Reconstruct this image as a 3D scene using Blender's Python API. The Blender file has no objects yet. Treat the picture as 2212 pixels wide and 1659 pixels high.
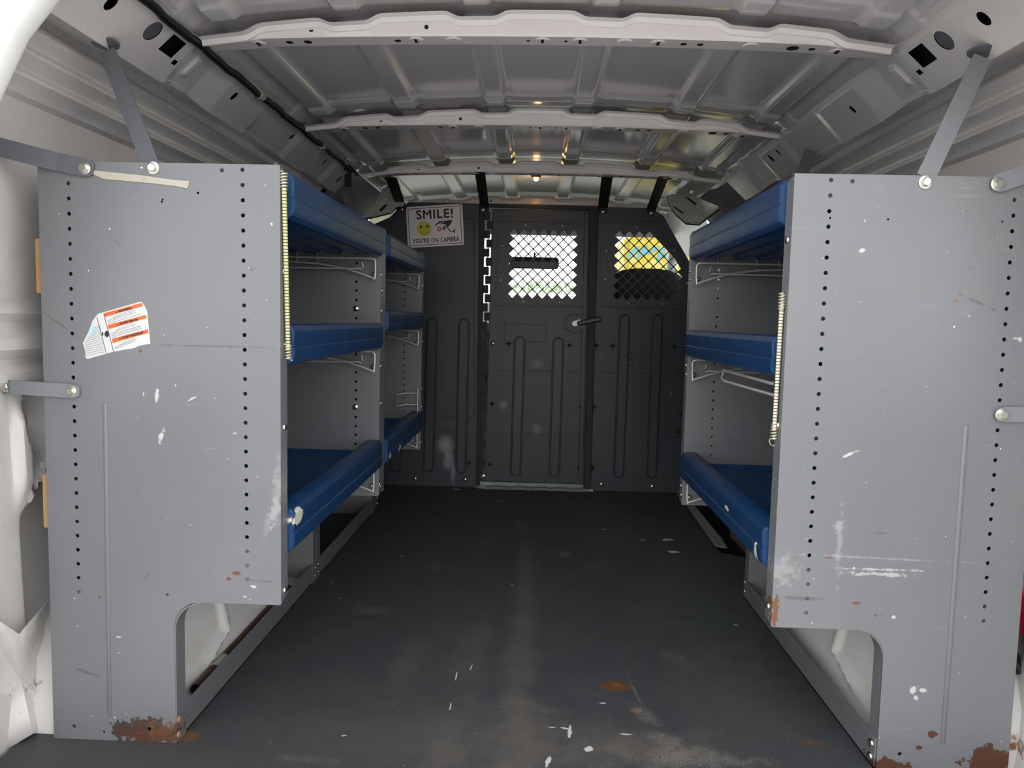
import bpy, bmesh, math, random
import numpy as np
from mathutils import Vector, Matrix
random.seed(7)
PI = math.pi
SC = bpy.context.scene
COL = SC.collection

# ------------------------------------------------------------------ camera
F = 1640.0; CX, CY = 1106.0, 829.5
CH = 0.82
def rotm(yaw, pitch, roll):
    cy, sy = math.cos(yaw), math.sin(yaw)
    fwd = np.array([-sy, cy, 0]); right = np.array([cy, sy, 0]); up = np.array([0, 0, 1.0])
    cp, sp = math.cos(pitch), math.sin(pitch)
    f2 = fwd*cp - up*sp; u2 = up*cp + fwd*sp
    cr, sr = math.cos(roll), math.sin(roll)
    return np.array([right*cr + u2*sr, -right*sr + u2*cr, f2])
R = rotm(math.radians(1.65), math.radians(4.78), math.radians(1.30))
cam_d = bpy.data.cameras.new('camera')
cam = bpy.data.objects.new('camera', cam_d); COL.objects.link(cam)
cam_d.sensor_width = 36.0; cam_d.lens = F/2212.0*36.0
cam_d.clip_start = 0.02; cam_d.clip_end = 300
M = Matrix([[R[0][0], R[1][0], -R[2][0], 0], [R[0][1], R[1][1], -R[2][1], 0], [R[0][2], R[1][2], -R[2][2], CH], [0, 0, 0, 1]])
cam.matrix_world = M
SC.camera = cam
def at(px, py, Y=None, Z=None, X=None):
    """where a sight line of the survey meets a known plane of the van"""
    d = R.T @ np.array([(px-CX)/F, -(py-CY)/F, 1.0])
    c = np.array([0, 0, CH])
    if Y is not None: t = Y/d[1]
    elif Z is not None: t = (Z-CH)/d[2]
    else: t = X/d[0]
    return Vector(c + t*d)

# ------------------------------------------------------------------ world and light
SC.view_settings.view_transform = 'Standard'; SC.view_settings.look = 'None'
SC.view_settings.gamma = 1.0; SC.view_settings.use_curve_mapping = False
SC.view_settings.exposure = 1.0
W = bpy.data.worlds.new('World'); SC.world = W; W.use_nodes = True
wn = W.node_tree; wn.nodes.clear()
wo = wn.nodes.new('ShaderNodeOutputWorld'); wb = wn.nodes.new('ShaderNodeBackground')
tc = wn.nodes.new('ShaderNodeTexCoord'); sp = wn.nodes.new('ShaderNodeSeparateXYZ')
rp = wn.nodes.new('ShaderNodeValToRGB')
rp.color_ramp.elements[0].position = 0.46; rp.color_ramp.elements[0].color = (0.3, 0.3, 0.3, 1)
rp.color_ramp.elements[1].position = 1.0; rp.color_ramp.elements[1].color = (0.62, 0.64, 0.68, 1)
e = rp.color_ramp.elements.new(0.5); e.color = (1.6, 1.59, 1.58, 1)
e = rp.color_ramp.elements.new(0.64); e.color = (1.5, 1.5, 1.5, 1)
e = rp.color_ramp.elements.new(0.8); e.color = (0.8, 0.82, 0.85, 1)
ma = wn.nodes.new('ShaderNodeMath'); ma.operation = 'MULTIPLY_ADD'; ma.inputs[1].default_value = 0.5; ma.inputs[2].default_value = 0.5
wn.links.new(tc.outputs['Generated'], sp.inputs[0]); wn.links.new(sp.outputs['Z'], ma.inputs[0])
wn.links.new(ma.outputs[0], rp.inputs[0]); wn.links.new(rp.outputs[0], wb.inputs[0])
wm = wn.nodes.new('ShaderNodeMapRange'); wm.inputs[1].default_value = 0.1; wm.inputs[2].default_value = 0.7; wm.inputs[3].default_value = 1.18; wm.inputs[4].default_value = 0.80
wn.links.new(sp.outputs['Y'], wm.inputs[0]); wn.links.new(wm.outputs[0], wb.inputs[1])
wn.links.new(wb.outputs[0], wo.inputs[0])
sun_d = bpy.data.lights.new('overcast_sun', 'SUN'); sun_d.energy = 0.15; sun_d.angle = math.radians(40)
sun = bpy.data.objects.new('overcast_sun', sun_d); COL.objects.link(sun)
sun.rotation_euler = (math.radians(52), 0, math.radians(-6))   # high behind the photographer

# ------------------------------------------------------------------ materials
def srgb(r, g, b):
    f = lambda c: (c/255/12.92) if c/255 <= 0.04045 else ((c/255+0.055)/1.055)**2.4
    return (f(r), f(g), f(b), 1)
class Mat:
    def __init__(s, name, col, rough=0.5, metal=0.0, spec=0.5, coat=0.0, coat_r=0.1):
        s.m = bpy.data.materials.new(name); s.m.use_nodes = True
        s.t = s.m.node_tree; s.p = s.t.nodes['Principled BSDF']
        s.p.inputs['Base Color'].default_value = col if len(col) == 4 else (*col, 1)
        s.p.inputs['Roughness'].default_value = rough; s.p.inputs['Metallic'].default_value = metal
        s.p.inputs['Specular IOR Level'].default_value = spec
        s.p.inputs['Coat Weight'].default_value = coat; s.p.inputs['Coat Roughness'].default_value = coat_r
        s.col = None; s.geo = None; s.base = col if len(col) == 4 else (*col, 1)
    def n(s, k): return s.t.nodes.new(k)
    def l(s, a, b): s.t.links.new(a, b)
    def pos(s):
        if s.geo is None: s.geo = s.n('ShaderNodeNewGeometry')
        return s.geo.outputs['Position']
    def noise(s, scale, detail=3, rough=0.6, vec=None, stretch=None):
        t = s.n('ShaderNodeTexNoise'); t.inputs['Scale'].default_value = scale
        t.inputs['Detail'].default_value = detail; t.inputs['Roughness'].default_value = rough
        v = vec or s.pos()
        if stretch:
            m = s.n('ShaderNodeMapping'); m.inputs['Scale'].default_value = stretch; s.l(v, m.inputs[0]); v = m.outputs[0]
        s.l(v, t.inputs['Vector']); return t.outputs['Fac']
    def ramp(s, v, a, b, lo=0.0, hi=1.0):
        t = s.n('ShaderNodeMapRange'); t.interpolation_type = 'SMOOTHSTEP'
        for i, q in ((1, a), (2, b), (3, lo), (4, hi)): t.inputs[i].default_value = q
        s.l(v, t.inputs[0]); return t.outputs[0]
    def math(s, op, a, b):
        t = s.n('ShaderNodeMath'); t.operation = op
        for i, q in enumerate((a, b)):
            if isinstance(q, (int, float)): t.inputs[i].default_value = q
            else: s.l(q, t.inputs[i])
        return t.outputs[0]
    def mix(s, fac, col):
        t = s.n('ShaderNodeMix'); t.data_type = 'RGBA'
        if isinstance(fac, (int, float)): t.inputs[0].default_value = fac
        else: s.l(fac, t.inputs[0])
        if s.col is None: t.inputs[6].default_value = s.base
        else: s.l(s.col, t.inputs[6])
        if isinstance(col, tuple): t.inputs[7].default_value = col if len(col) == 4 else (*col, 1)
        else: s.l(col, t.inputs[7])
        s.col = t.outputs[2]; s.l(s.col, s.p.inputs['Base Color']); return s
    def blob(s, c, r, rot=0.0, amp=0.5, nz=None, soft=0.1, edge=1.0, axis='z'):
        """mask of an irregular patch; c, r are 3-vectors in metres"""
        m = s.n('ShaderNodeMapping'); m.vector_type = 'TEXTURE'
        m.inputs['Location'].default_value = c; m.inputs['Scale'].default_value = r
        m.inputs['Rotation'].default_value = {'z': (0, 0, rot), 'y': (0, rot, 0)}[axis]
        s.l(s.pos(), m.inputs[0])
        ln = s.n('ShaderNodeVectorMath'); ln.operation = 'LENGTH'; s.l(m.outputs[0], ln.inputs[0])
        d = ln.outputs['Value']
        if nz is not None:
            d = s.math('ADD', d, s.math('MULTIPLY', s.math('SUBTRACT', nz, 0.5), amp*4))
        return s.ramp(d, edge+soft, edge-soft)
    def bump(s, h, strength=0.3, dist=0.002):
        b = s.n('ShaderNodeBump'); b.inputs['Strength'].default_value = strength; b.inputs['Distance'].default_value = dist
        s.l(h, b.inputs['Height']); s.l(b.outputs[0], s.p.inputs['Normal']); return s
    def rough_var(s, nz, lo, hi):
        s.l(s.ramp(nz, 0.3, 0.7, lo, hi), s.p.inputs['Roughness']); return s

# white body paint
def body_paint(name, col, rough, dirt=0.25):
    m = Mat(name, col, rough, coat=0.35, coat_r=rough*0.6)
    n1 = m.noise(9, 5); m.mix(m.math('MULTIPLY', m.ramp(n1, 0.5, 0.75), dirt), (0.33, 0.30, 0.26))
    n2 = m.noise(160, 2); m.mix(m.math('MULTIPLY', m.ramp(n2, 0.67, 0.71), dirt*1.6), (0.12, 0.09, 0.07))
    m.bump(m.noise(14, 2), 0.25, 0.004)
    return m
M_WHITE = body_paint('white_body_paint', (0.74, 0.715, 0.69), 0.33)
M_WALL = body_paint('inner_wall_paint', (0.70, 0.675, 0.65), 0.36, 0.18)
# rust at low corner spots of the white sheet metal
nzr = M_WHITE.noise(26, 5)
for c, r in (((-1.0, 1.34, 0.09), (0.03, 0.3, 0.007)), ((0.97, 1.42, 0.05), (0.04, 0.2, 0.02)), ((-0.74, 1.40, 0.015), (0.02, 0.1, 0.008))):
    M_WHITE.mix(M_WHITE.blob(c, r, nz=nzr, amp=1.4, soft=0.3), (0.22, 0.10, 0.05))
M_RAIL = body_paint('rail_paint', (0.74, 0.71, 0.69), 0.24, 0.12)
M_BOW = body_paint('roof_bow_paint', (0.80, 0.75, 0.735), 0.24, 0.05)
M_ROOF = Mat('roof_sheet_paint', (0.66, 0.635, 0.63), 0.19, coat=0.5, coat_r=0.1)
M_ROOF.bump(M_ROOF.noise(2.2, 1, stretch=(1.2, 0.5, 1)), 0.55, 0.012)
M_CABROOF = body_paint('cab_roof_paint_lit', (0.56, 0.59, 0.53), 0.34, 0.05)  # same roof metal, with the windscreen's greenish light put into the colour

def grey_paint(name):
    m = Mat(name, (0.160, 0.165, 0.175), 0.40, spec=0.5)
    n0 = m.noise(3.0, 3); m.mix(m.math('MULTIPLY', m.ramp(n0, 0.35, 0.7), 0.35), (0.195, 0.203, 0.208))
    sc = m.noise(7, 4, 0.7, stretch=(1, 1, 9)); m.mix(m.math('MULTIPLY', m.ramp(sc, 0.66, 0.76), 0.22), (0.36, 0.365, 0.37))
    sp_ = m.noise(95, 2, 0.5); m.mix(m.ramp(sp_, 0.762, 0.775), (0.72, 0.71, 0.68))
    dk = m.noise(60, 3, 0.5, stretch=(0.5, 1, 2.5)); m.mix(m.math('MULTIPLY', m.ramp(dk, 0.70, 0.76), 0.7), (0.12, 0.12, 0.12))
    m.bump(m.noise(900, 1), 0.05, 0.0004)
    return m
M_GREY = grey_paint('grey_enamel')
YN = 1.372     # rear face of the nearest end panels
def pb(px, py, rx, rz, Y=YN):
    p = at(px, py, Y=Y); return (p.x, p.y, p.z), (rx, 0.05, rz)
RUST = (0.088, 0.036, 0.024); RUST2 = (0.16, 0.068, 0.03)
nz1 = M_GREY.noise(38, 5, 0.65); nz2 = M_GREY.noise(90, 4)
def gp(px, py, rx, rz, colr, amp=0.6, rot=0.0, soft=0.06, nz=None, fac=1.0):
    c, r = pb(px, py, rx, rz)
    b = M_GREY.blob(c, r, rot=rot, amp=amp, nz=nz or nz1, soft=soft, axis='y')
    M_GREY.mix(M_GREY.math('MULTIPLY', b, fac), colr)
# rust patches on the panel feet
gp(316, 1578, 0.061, 0.026, (0.055, 0.045, 0.04), 0.75); gp(325, 1584, 0.050, 0.020, RUST, 1.0, nz=nz2, soft=0.3)
gp(352, 1575, 0.03, 0.02, RUST2, 1.3, nz=nz2, soft=0.4, fac=0.6)
gp(2135, 1645, 0.043, 0.030, RUST, 0.8); gp(1925, 1652, 0.036, 0.014, RUST, 0.8)
gp(2012, 1588, 0.011, 0.010, RUST, 0.7); gp(1984, 1614, 0.006, 0.004, RUST, 0.7)
gp(1672, 1318, 0.006, 0.022, RUST2, 1.0, nz=nz2)
gp(1849, 1302, 0.008, 0.003, (0.17, 0.075, 0.05), 0.3); gp(1789, 1204, 0.008, 0.0018, (0.18, 0.085, 0.06), 0.3)
gp(512, 1238, 0.007, 0.004, (0.17, 0.055, 0.035), 0.5); gp(495, 1250, 0.004, 0.003, (0.17, 0.055, 0.035), 0.4)
gp(2064, 650, 0.005, 0.0022, (0.25, 0.10, 0.05), 0.3, rot=0.4); gp(216, 1288, 0.003, 0.003, RUST2, 0.2)
gp(304, 758, 0.003, 0.003, RUST2, 0.2)
WHT = (0.74, 0.73, 0.69)
for a in ((339, 858, 0.003, 0.016, 0.15), (380, 833, 0.002, 0.006, 0.1), (350, 940, 0.004, 0.014, 0.35), (416, 861, 0.007, 0.0016, -0.5), (508, 936, 0.005, 0.003, -0.4),
          (548, 1268, 0.006, 0.003, 0), (531, 1287, 0.005, 0.004, 0), (311, 851, 0.0015, 0.004, 0), (257, 1375, 0.0045, 0.0015, 0), (168, 1352, 0.002, 0.002, 0),
          (1972, 1492, 0.005, 0.007, 0.3), (1992, 1491, 0.006, 0.005, 0.2), (1978, 1505, 0.004, 0.005, 0), (1930, 1333, 0.003, 0.003, 0),
          (1837, 980, 0.014, 0.0022, -0.45), (1912, 1230, 0.06, 0.0022, 0), (1905, 1240, 0.05, 0.004, 0.0), (2203, 733, 0.009, 0.004, 0), (1860, 540, 0.006, 0.004, 0)):
    gp(a[0], a[1], a[2]*0.8, a[3]*0.75, WHT, 1.3, rot=a[4], nz=nz2, soft=0.5, fac=0.62 if a[2] < 0.04 else 0.4)
for a in ((600, 1060, 0.009, 0.05, 0.12), (592, 1100, 0.007, 0.035, 0.35), (1812, 1175, 0.004, 0.05, 0.0), (1812, 1140, 0.008, 0.01, 0), (1690, 1230, 0.02, 0.02, 0), (1890, 1205, 0.12, 0.0015, 0.02)):
    gp(a[0], a[1], a[2], a[3], (0.34, 0.345, 0.345), 1.2, rot=a[4], nz=nz2, soft=0.7, fac=0.5)
for a in ((458, 748, 0.09, 0.0016, 0.0), (250, 522, 0.011, 0.002, 0.55), (190, 1452, 0.021, 0.002, 0.28), (130, 700, 0.05, 0.0016, 0.6), (1730, 1292, 0.03, 0.003, 0.0),
          (1900, 1151, 0.016, 0.0018, 0.0), (2115, 655, 0.03, 0.002, 0.4), (318, 1245, 0.012, 0.002, -0.9), (570, 1255, 0.02, 0.0015, 0.05), (545, 582, 0.004, 0.002, 0)):
    gp(a[0], a[1], a[2], a[3], (0.09, 0.088, 0.085), 1.0, rot=a[4], nz=nz2, soft=0.6, fac=0.6)
M_GREYD = Mat('grey_strap_paint', (0.12, 0.125, 0.14), 0.38); M_GREYD.bump(M_GREYD.noise(40, 2), 0.1, 0.001)
M_GREYS = Mat('grey_strap_paint_light', (0.20, 0.207, 0.22), 0.42); M_GREYS.bump(M_GREYS.noise(40, 2), 0.1, 0.001)

M_BLUE = Mat('blue_shelf_plastic', (0.008, 0.045, 0.135), 0.34, spec=0.5)
nb = M_BLUE.noise(12, 5, 0.7); M_BLUE.mix(M_BLUE.math('MULTIPLY', M_BLUE.ramp(nb, 0.5, 0.75), 0.4), (0.03, 0.09, 0.19))
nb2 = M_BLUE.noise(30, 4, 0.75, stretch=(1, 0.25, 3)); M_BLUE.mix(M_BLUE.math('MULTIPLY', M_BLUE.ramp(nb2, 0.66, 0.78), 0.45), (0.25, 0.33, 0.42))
nb3 = M_BLUE.noise(70, 3, 0.7)
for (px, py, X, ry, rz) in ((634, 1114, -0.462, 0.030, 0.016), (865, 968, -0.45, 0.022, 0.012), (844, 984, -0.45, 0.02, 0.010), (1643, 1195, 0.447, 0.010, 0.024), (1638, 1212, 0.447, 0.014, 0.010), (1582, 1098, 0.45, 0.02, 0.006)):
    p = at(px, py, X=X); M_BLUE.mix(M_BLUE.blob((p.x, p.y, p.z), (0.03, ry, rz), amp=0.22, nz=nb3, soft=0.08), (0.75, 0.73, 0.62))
M_BLUE.rough_var(nb, 0.34, 0.44)
M_BLUE.bump(nb3, 0.08, 0.0008)

M_BLACK = Mat('black_textured_plastic', (0.026, 0.030, 0.040), 0.44, spec=0.5)
k1 = M_BLACK.noise(4, 4); M_BLACK.mix(M_BLACK.math('MULTIPLY', M_BLACK.ramp(k1, 0.45, 0.75), 0.55), (0.046, 0.046, 0.049))
k2 = M_BLACK.noise(22, 5, 0.75); M_BLACK.mix(M_BLACK.math('MULTIPLY', M_BLACK.ramp(k2, 0.64, 0.8), 0.5), (0.075, 0.072, 0.068))
for (px, py, rx, rz, f) in ((961, 962, 0.030, 0.034, 0.8), (968, 992, 0.020, 0.045, 0.7), (978, 1020, 0.010, 0.05, 0.55), (1087, 876, 0.016, 0.018, 0.55), (1159, 785, 0.022, 0.02, 0.3), (1159, 928, 0.02, 0.02, 0.3), (1450, 850, 0.002, 0.009, 0.9)):
    p = at(px, py, Y=3.66); M_BLACK.mix(M_BLACK.math('MULTIPLY', M_BLACK.blob((p.x, p.y, p.z), (rx, 0.2, rz), amp=0.35, nz=k2, soft=0.8), f), (0.30, 0.30, 0.33))
M_BLACK.bump(M_BLACK.noise(700, 1), 0.12, 0.0006)
M_DARK = Mat('black_trim', (0.008, 0.009, 0.013), 0.6)
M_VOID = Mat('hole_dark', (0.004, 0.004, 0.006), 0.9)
M_STEEL = Mat('zinc_steel', (0.62, 0.60, 0.54), 0.28, metal=1.0); M_STEEL.bump(M_STEEL.noise(300, 2), 0.15, 0.0006)
M_BOLTRUST = Mat('rusty_bolt_steel', (0.33, 0.18, 0.11), 0.6, metal=0.4)
M_WIRE = Mat('bright_wire', (0.62, 0.60, 0.58), 0.3, metal=0.35)
M_ALU = Mat('aluminium_sill', (0.30, 0.34, 0.33), 0.5, metal=0.3); na = M_ALU.noise(40, 5, 0.7); M_ALU.mix(M_ALU.ramp(na, 0.5, 0.75), (0.16, 0.19, 0.18))
M_RUBBER = Mat('black_rubber', (0.010, 0.010, 0.013), 0.42)
M_FELT = Mat('grey_felt', (0.72, 0.75, 0.68), 0.95); nf = M_FELT.noise(220, 3, 0.8); M_FELT.mix(M_FELT.ramp(nf, 0.4, 0.62), (0.30, 0.32, 0.29)); M_FELT.bump(nf, 0.8, 0.004)
M_WOOD = Mat('pale_wood', (0.45, 0.27, 0.13), 0.7); nw = M_WOOD.noise(60, 4, 0.6, stretch=(1, 1, 0.1)); M_WOOD.mix(M_WOOD.ramp(nw, 0.4, 0.65), (0.42, 0.23, 0.09))
M_RED = Mat('red_plastic', (0.30, 0.006, 0.03), 0.2)
M_TUBE = Mat('brown_pipe', (0.055, 0.026, 0.018), 0.5); M_TUBE.mix(M_TUBE.ramp(M_TUBE.noise(40, 4), 0.5, 0.75), (0.11, 0.05, 0.03))
M_TAPE = Mat('masking_tape', (0.44, 0.42, 0.35), 0.8); nt = M_TAPE.noise(70, 4, 0.7); M_TAPE.mix(M_TAPE.ramp(nt, 0.52, 0.72), (0.36, 0.34, 0.28)); M_TAPE.bump(nt, 0.3, 0.001)
M_SIGNW = Mat('sign_white', (0.88, 0.81, 0.80), 0.4)
M_INK = Mat('sign_ink', (0.012, 0.012, 0.018), 0.5)
M_YEL = Mat('smiley_yellow', (0.72, 0.64, 0.06), 0.5)
M_REDINK = Mat('sign_red', (0.70, 0.05, 0.05), 0.5)
M_PAPER = Mat('label_paper', (0.60, 0.60, 0.59), 0.45); npp = M_PAPER.noise(26, 4); M_PAPER.mix(M_PAPER.math('MULTIPLY', M_PAPER.ramp(npp, 0.5, 0.7), 0.35), (0.5, 0.52, 0.54))
M_ORANGE = Mat('label_orange', (0.58, 0.12, 0.022), 0.5)
M_LBLUE = Mat('label_pale_blue', (0.42, 0.62, 0.64), 0.5)
M_GREYINK = Mat('label_grey_ink', (0.25, 0.25, 0.27), 0.6)
M_SEAT = Mat('charcoal_seat_cloth', (0.04, 0.04, 0.042), 0.85); M_SEAT.bump(M_SEAT.noise(300, 2), 0.3, 0.001)
M_DASH = Mat('grey_dash', (0.10, 0.10, 0.10), 0.7)
M_ASPH = Mat('pale_concrete', (0.80, 0.77, 0.73), 0.9); M_ASPH.mix(M_ASPH.ramp(M_ASPH.noise(80, 3), 0.45, 0.6), (0.70, 0.68, 0.65)); M_ASPH.bump(M_ASPH.noise(200, 2), 0.5, 0.01)
M_LEAF = Mat('leaves', (0.30, 0.42, 0.22), 0.7); M_LEAF.mix(M_LEAF.ramp(M_LEAF.noise(3, 4), 0.4, 0.65), (0.45, 0.56, 0.36))
M_BARK = Mat('bark', (0.09, 0.06, 0.04), 0.9)
M_TRUCKY = Mat('truck_yellow', (0.46, 0.34, 0.012), 0.45); M_TRUCKY.mix(M_TRUCKY.ramp(M_TRUCKY.noise(5, 3), 0.5, 0.62), (0.50, 0.42, 0.10))
M_TEAL = Mat('truck_teal', (0.12, 0.30, 0.32), 0.5)
M_TRUCKW = Mat('truck_white', (0.8, 0.8, 0.78), 0.4)
M_TYRE = Mat('tyre', (0.02, 0.02, 0.02), 0.8)
def cord(name, a, b):
    m = Mat(name, a, 0.7); w = m.n('ShaderNodeTexWave'); w.wave_type = 'BANDS'; w.bands_direction = 'Z'
    w.inputs['Scale'].default_value = 55; w.inputs['Distortion'].default_value = 0.6; m.l(m.pos(), w.inputs[0])
    m.mix(m.ramp(w.outputs['Fac'], 0.78, 0.86), b); return m
M_CORDY = cord('yellow_cord', (0.60, 0.56, 0.24), (0.03, 0.04, 0.08)); M_CORDW = cord('white_cord', (0.70, 0.66, 0.50), (0.10, 0.06, 0.04))
def glass(name):
    m = bpy.data.materials.new(name); m.use_nodes = True; t = m.node_tree; t.nodes.clear()
    o = t.nodes.new('ShaderNodeOutputMaterial'); mx = t.nodes.new('ShaderNodeMixShader')
    tr = t.nodes.new('ShaderNodeBsdfTransparent'); tr.inputs[0].default_value = (0.93, 0.97, 0.94, 1)
    gl = t.nodes.new('ShaderNodeBsdfGlossy'); gl.inputs['Roughness'].default_value = 0.02
    mx.inputs[0].default_value = 0.06
    t.links.new(tr.outputs[0], mx.inputs[1]); t.links.new(gl.outputs[0], mx.inputs[2]); t.links.new(mx.outputs[0], o.inputs[0])
    class G: pass
    g = G(); g.m = m; return g
M_GLASS = glass('windscreen_glass')
M_BULB = Mat('amber_bulb', (1, 0.5, 0.1), 0.4); M_BULB.p.inputs['Emission Color'].default_value = (1.0, 0.40, 0.07, 1); M_BULB.p.inputs['Emission Strength'].default_value = 9
M_LENS = Mat('amber_lens', (0.95, 0.62, 0.3), 0.25); M_LENS.p.inputs['Emission Color'].default_value = (1.0, 0.50, 0.15, 1); M_LENS.p.inputs['Emission Strength'].default_value = 0.35

# floor mat with its stains
M_MAT = Mat('black_floor_mat', (0.046, 0.051, 0.058), 0.60, spec=0.4)
f1 = M_MAT.noise(420, 3, 0.8); f2 = M_MAT.noise(7, 5, 0.65); f3 = M_MAT.noise(34, 5, 0.7); f4 = M_MAT.noise(15, 6, 0.72)
M_MAT.mix(M_MAT.math('MULTIPLY', M_MAT.ramp(f2, 0.4, 0.7), 0.5), (0.072, 0.076, 0.076))
M_MAT.mix(M_MAT.math('MULTIPLY', M_MAT.ramp(f1, 0.50, 0.60), 0.55), (0.15, 0.15, 0.148))
def fb(px, py, rx, ry, col, fac=1.0, rot=0.0, amp=0.6, soft=0.2, nz=None):
    p = at(px, py, Z=0); b = M_MAT.blob((p.x, p.y, 0), (rx, ry, 0.5), rot=rot, amp=amp, nz=nz or f3, soft=soft)
    M_MAT.mix(M_MAT.math('MULTIPLY', b, fac), col)
DUST = (0.15, 0.132, 0.115); TEALD = (0.095, 0.115, 0.112)
for a in ((1135, 1250, 0.030, 0.55, 0.45, DUST), (1120, 1430, 0.034, 0.30, 0.4, DUST), (1130, 1600, 0.055, 0.14, 0.6, DUST), (1020, 1420, 0.04, 0.2, 0.3, DUST), (960, 1620, 0.03, 0.10, 0.45, DUST),
          (1380, 1620, 0.13, 0.06, 0.55, DUST), (880, 1430, 0.03, 0.12, 0.3, DUST), (1500, 1250, 0.14, 0.5, 0.4, TEALD), (1300, 1130, 0.12, 0.4, 0.35, TEALD), (1600, 1500, 0.12, 0.2, 0.25, DUST),
          (1000, 1590, 0.3, 0.10, 0.3, DUST), (300, 1640, 0.3, 0.04, 0.4, (0.09, 0.075, 0.06)), (700, 1560, 0.2, 0.15, 0.25, (0.07, 0.065, 0.06))):
    fb(a[0], a[1], a[2], a[3], a[5], a[4], amp=0.8, soft=0.8, nz=f4)
for a in ((800, 1317, 0.045, 0.030, 0.45), (945, 1225, 0.03, 0.03, 0.45), (1218, 1197, 0.028, 0.03, 0.7), (1058, 1170, 0.02, 0.05, 0.35), (1128, 1136, 0.02, 0.06, 0.3), (1285, 1222, 0.05, 0.03, 0.3), (1460, 1418, 0.03, 0.03, 0.4), (1424, 1094, 0.02, 0.02, 0.5), (1210, 1080, 0.04, 0.03, 0.35)):
    fb(a[0], a[1], a[2], a[3], (0.16, 0.14, 0.115), a[4], amp=1.2, soft=0.6, nz=f3)
fb(1328, 1482, 0.034, 0.024, (0.17, 0.065, 0.018), 0.9, amp=0.35, soft=0.3); fb(1335, 1480, 0.014, 0.010, (0.22, 0.10, 0.05), 0.8, amp=0.6, soft=0.4)
fb(1373, 1535, 0.012, 0.008, (0.28, 0.12, 0.04), 0.8, amp=0.4, soft=0.3); fb(1750, 1605, 0.022, 0.012, (0.16, 0.08, 0.04), 0.6, amp=0.6, soft=0.4)
fb(405, 1590, 0.02, 0.02, (0.2, 0.09, 0.03), 0.7, soft=0.4)
FW = (0.78, 0.77, 0.74)
for a in ((1231, 1580, 0.0045, 0.026, -0.08, 0.7), (1219, 1573, 0.012, 0.004, -0.3, 0.6), (1193, 1571, 0.009, 0.003, 0, 0.7), (1270, 1619, 0.011, 0.009, 0.7, 0.9), (1184, 1645, 0.004, 0.02, -0.2, 0.8), (1443, 1166, 0.020, 0.018, 0, 1.3), (1455, 1192, 0.022, 0.016, 0, 1.0),
          (986, 1459, 0.002, 0.022, 0.0, 0.8), (1018, 1441, 0.002, 0.020, -0.1, 0.8), (973, 1526, 0.0018, 0.018, 0.0, 0.8), (1304, 1519, 0.010, 0.003, 0, 1.1), (1352, 1586, 0.013, 0.002, 0, 0.9), (742, 1589, 0.006, 0.003, 0.3, 0.7),
          (986, 1057, 0.016, 0.012, 0, 0.7), (868, 1202, 0.006, 0.006, 0, 0.5), (1039, 1175, 0.004, 0.004, 0, 0.4), (735, 1292, 0.004, 0.004, 0, 0.4), (718, 1258, 0.004, 0.004, 0, 0.4), (1106, 1262, 0.004, 0.004, 0, 0.4), (1304, 1143, 0.014, 0.006, 0, 1.2), (1590, 1350, 0.008, 0.004, 0, 0.9), (1388, 1166, 0.006, 0.006, 0, 1.0), (1080, 1082, 0.02, 0.004, 0, 1.0)):
    fb(a[0], a[1], a[2]*0.85, a[3]*0.85, FW, 0.9, rot=a[4], amp=a[5], soft=0.2, nz=f3)
for a in ((1370, 1490, 0.004, 0.05, 0.12, 0.8), (1400, 1550, 0.014, 0.045, 0.45, 0.75), (1440, 1600, 0.022, 0.04, 0.5, 0.6), (1475, 1640, 0.09, 0.028, 0.0, 0.8), (660, 1640, 0.05, 0.01, 0, 0.3)):
    b = M_MAT.blob((*at(a[0], a[1], Z=0).xy, 0), (a[2], a[3], 0.5), rot=a[4], amp=1.2, nz=f4, soft=0.8)
    M_MAT.mix(M_MAT.math('MULTIPLY', M_MAT.math('MULTIPLY', b, M_MAT.ramp(f1, 0.48, 0.60)), a[5]), (0.45, 0.42, 0.36))
fs = M_MAT.noise(130, 2, 0.5); M_MAT.mix(M_MAT.ramp(fs, 0.735, 0.75), (0.34, 0.34, 0.33))
M_MAT.bump(f1, 0.6, 0.0018)

# ------------------------------------------------------------------ mesh helpers
def new_obj(name, me, mat, parent=None, origin=None, smooth=False):
    me.name = name
    if origin is not None and parent is None:
        me.transform(Matrix.Translation(-Vector(origin)))
    if parent is not None:
        me.transform(Matrix.Translation(-ROOT[parent.name]))
    o = bpy.data.objects.new(name, me); COL.objects.link(o)
    if mat is not None:
        for m in (mat if isinstance(mat, (list, tuple)) else [mat]): me.materials.append(m.m)
    if parent is not None:
        o.parent = parent; ROOT[o.name] = ROOT[parent.name]
    else:
        o.location = origin or (0, 0, 0); ROOT[o.name] = Vector(origin or (0, 0, 0))
    if smooth:
        me.shade_smooth() if hasattr(me, 'shade_smooth') else None
        try: me.set_sharp_from_angle(angle=math.radians(smooth if smooth is not True else 35))
        except Exception: pass
    return o
ROOT = {}
def thing(name, label, cat, loc, group=None):
    o = bpy.data.objects.new(name, None); COL.objects.link(o); o.empty_display_size = 0.05
    o.location = loc; ROOT[o.name] = Vector(loc); return tag(o, label, cat, group)
def tag(o, label, cat, group=None):
    o['label'] = label; o['category'] = cat
    if group: o['group'] = group
    return o
def struct(o): o['kind'] = 'structure'; return o

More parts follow.
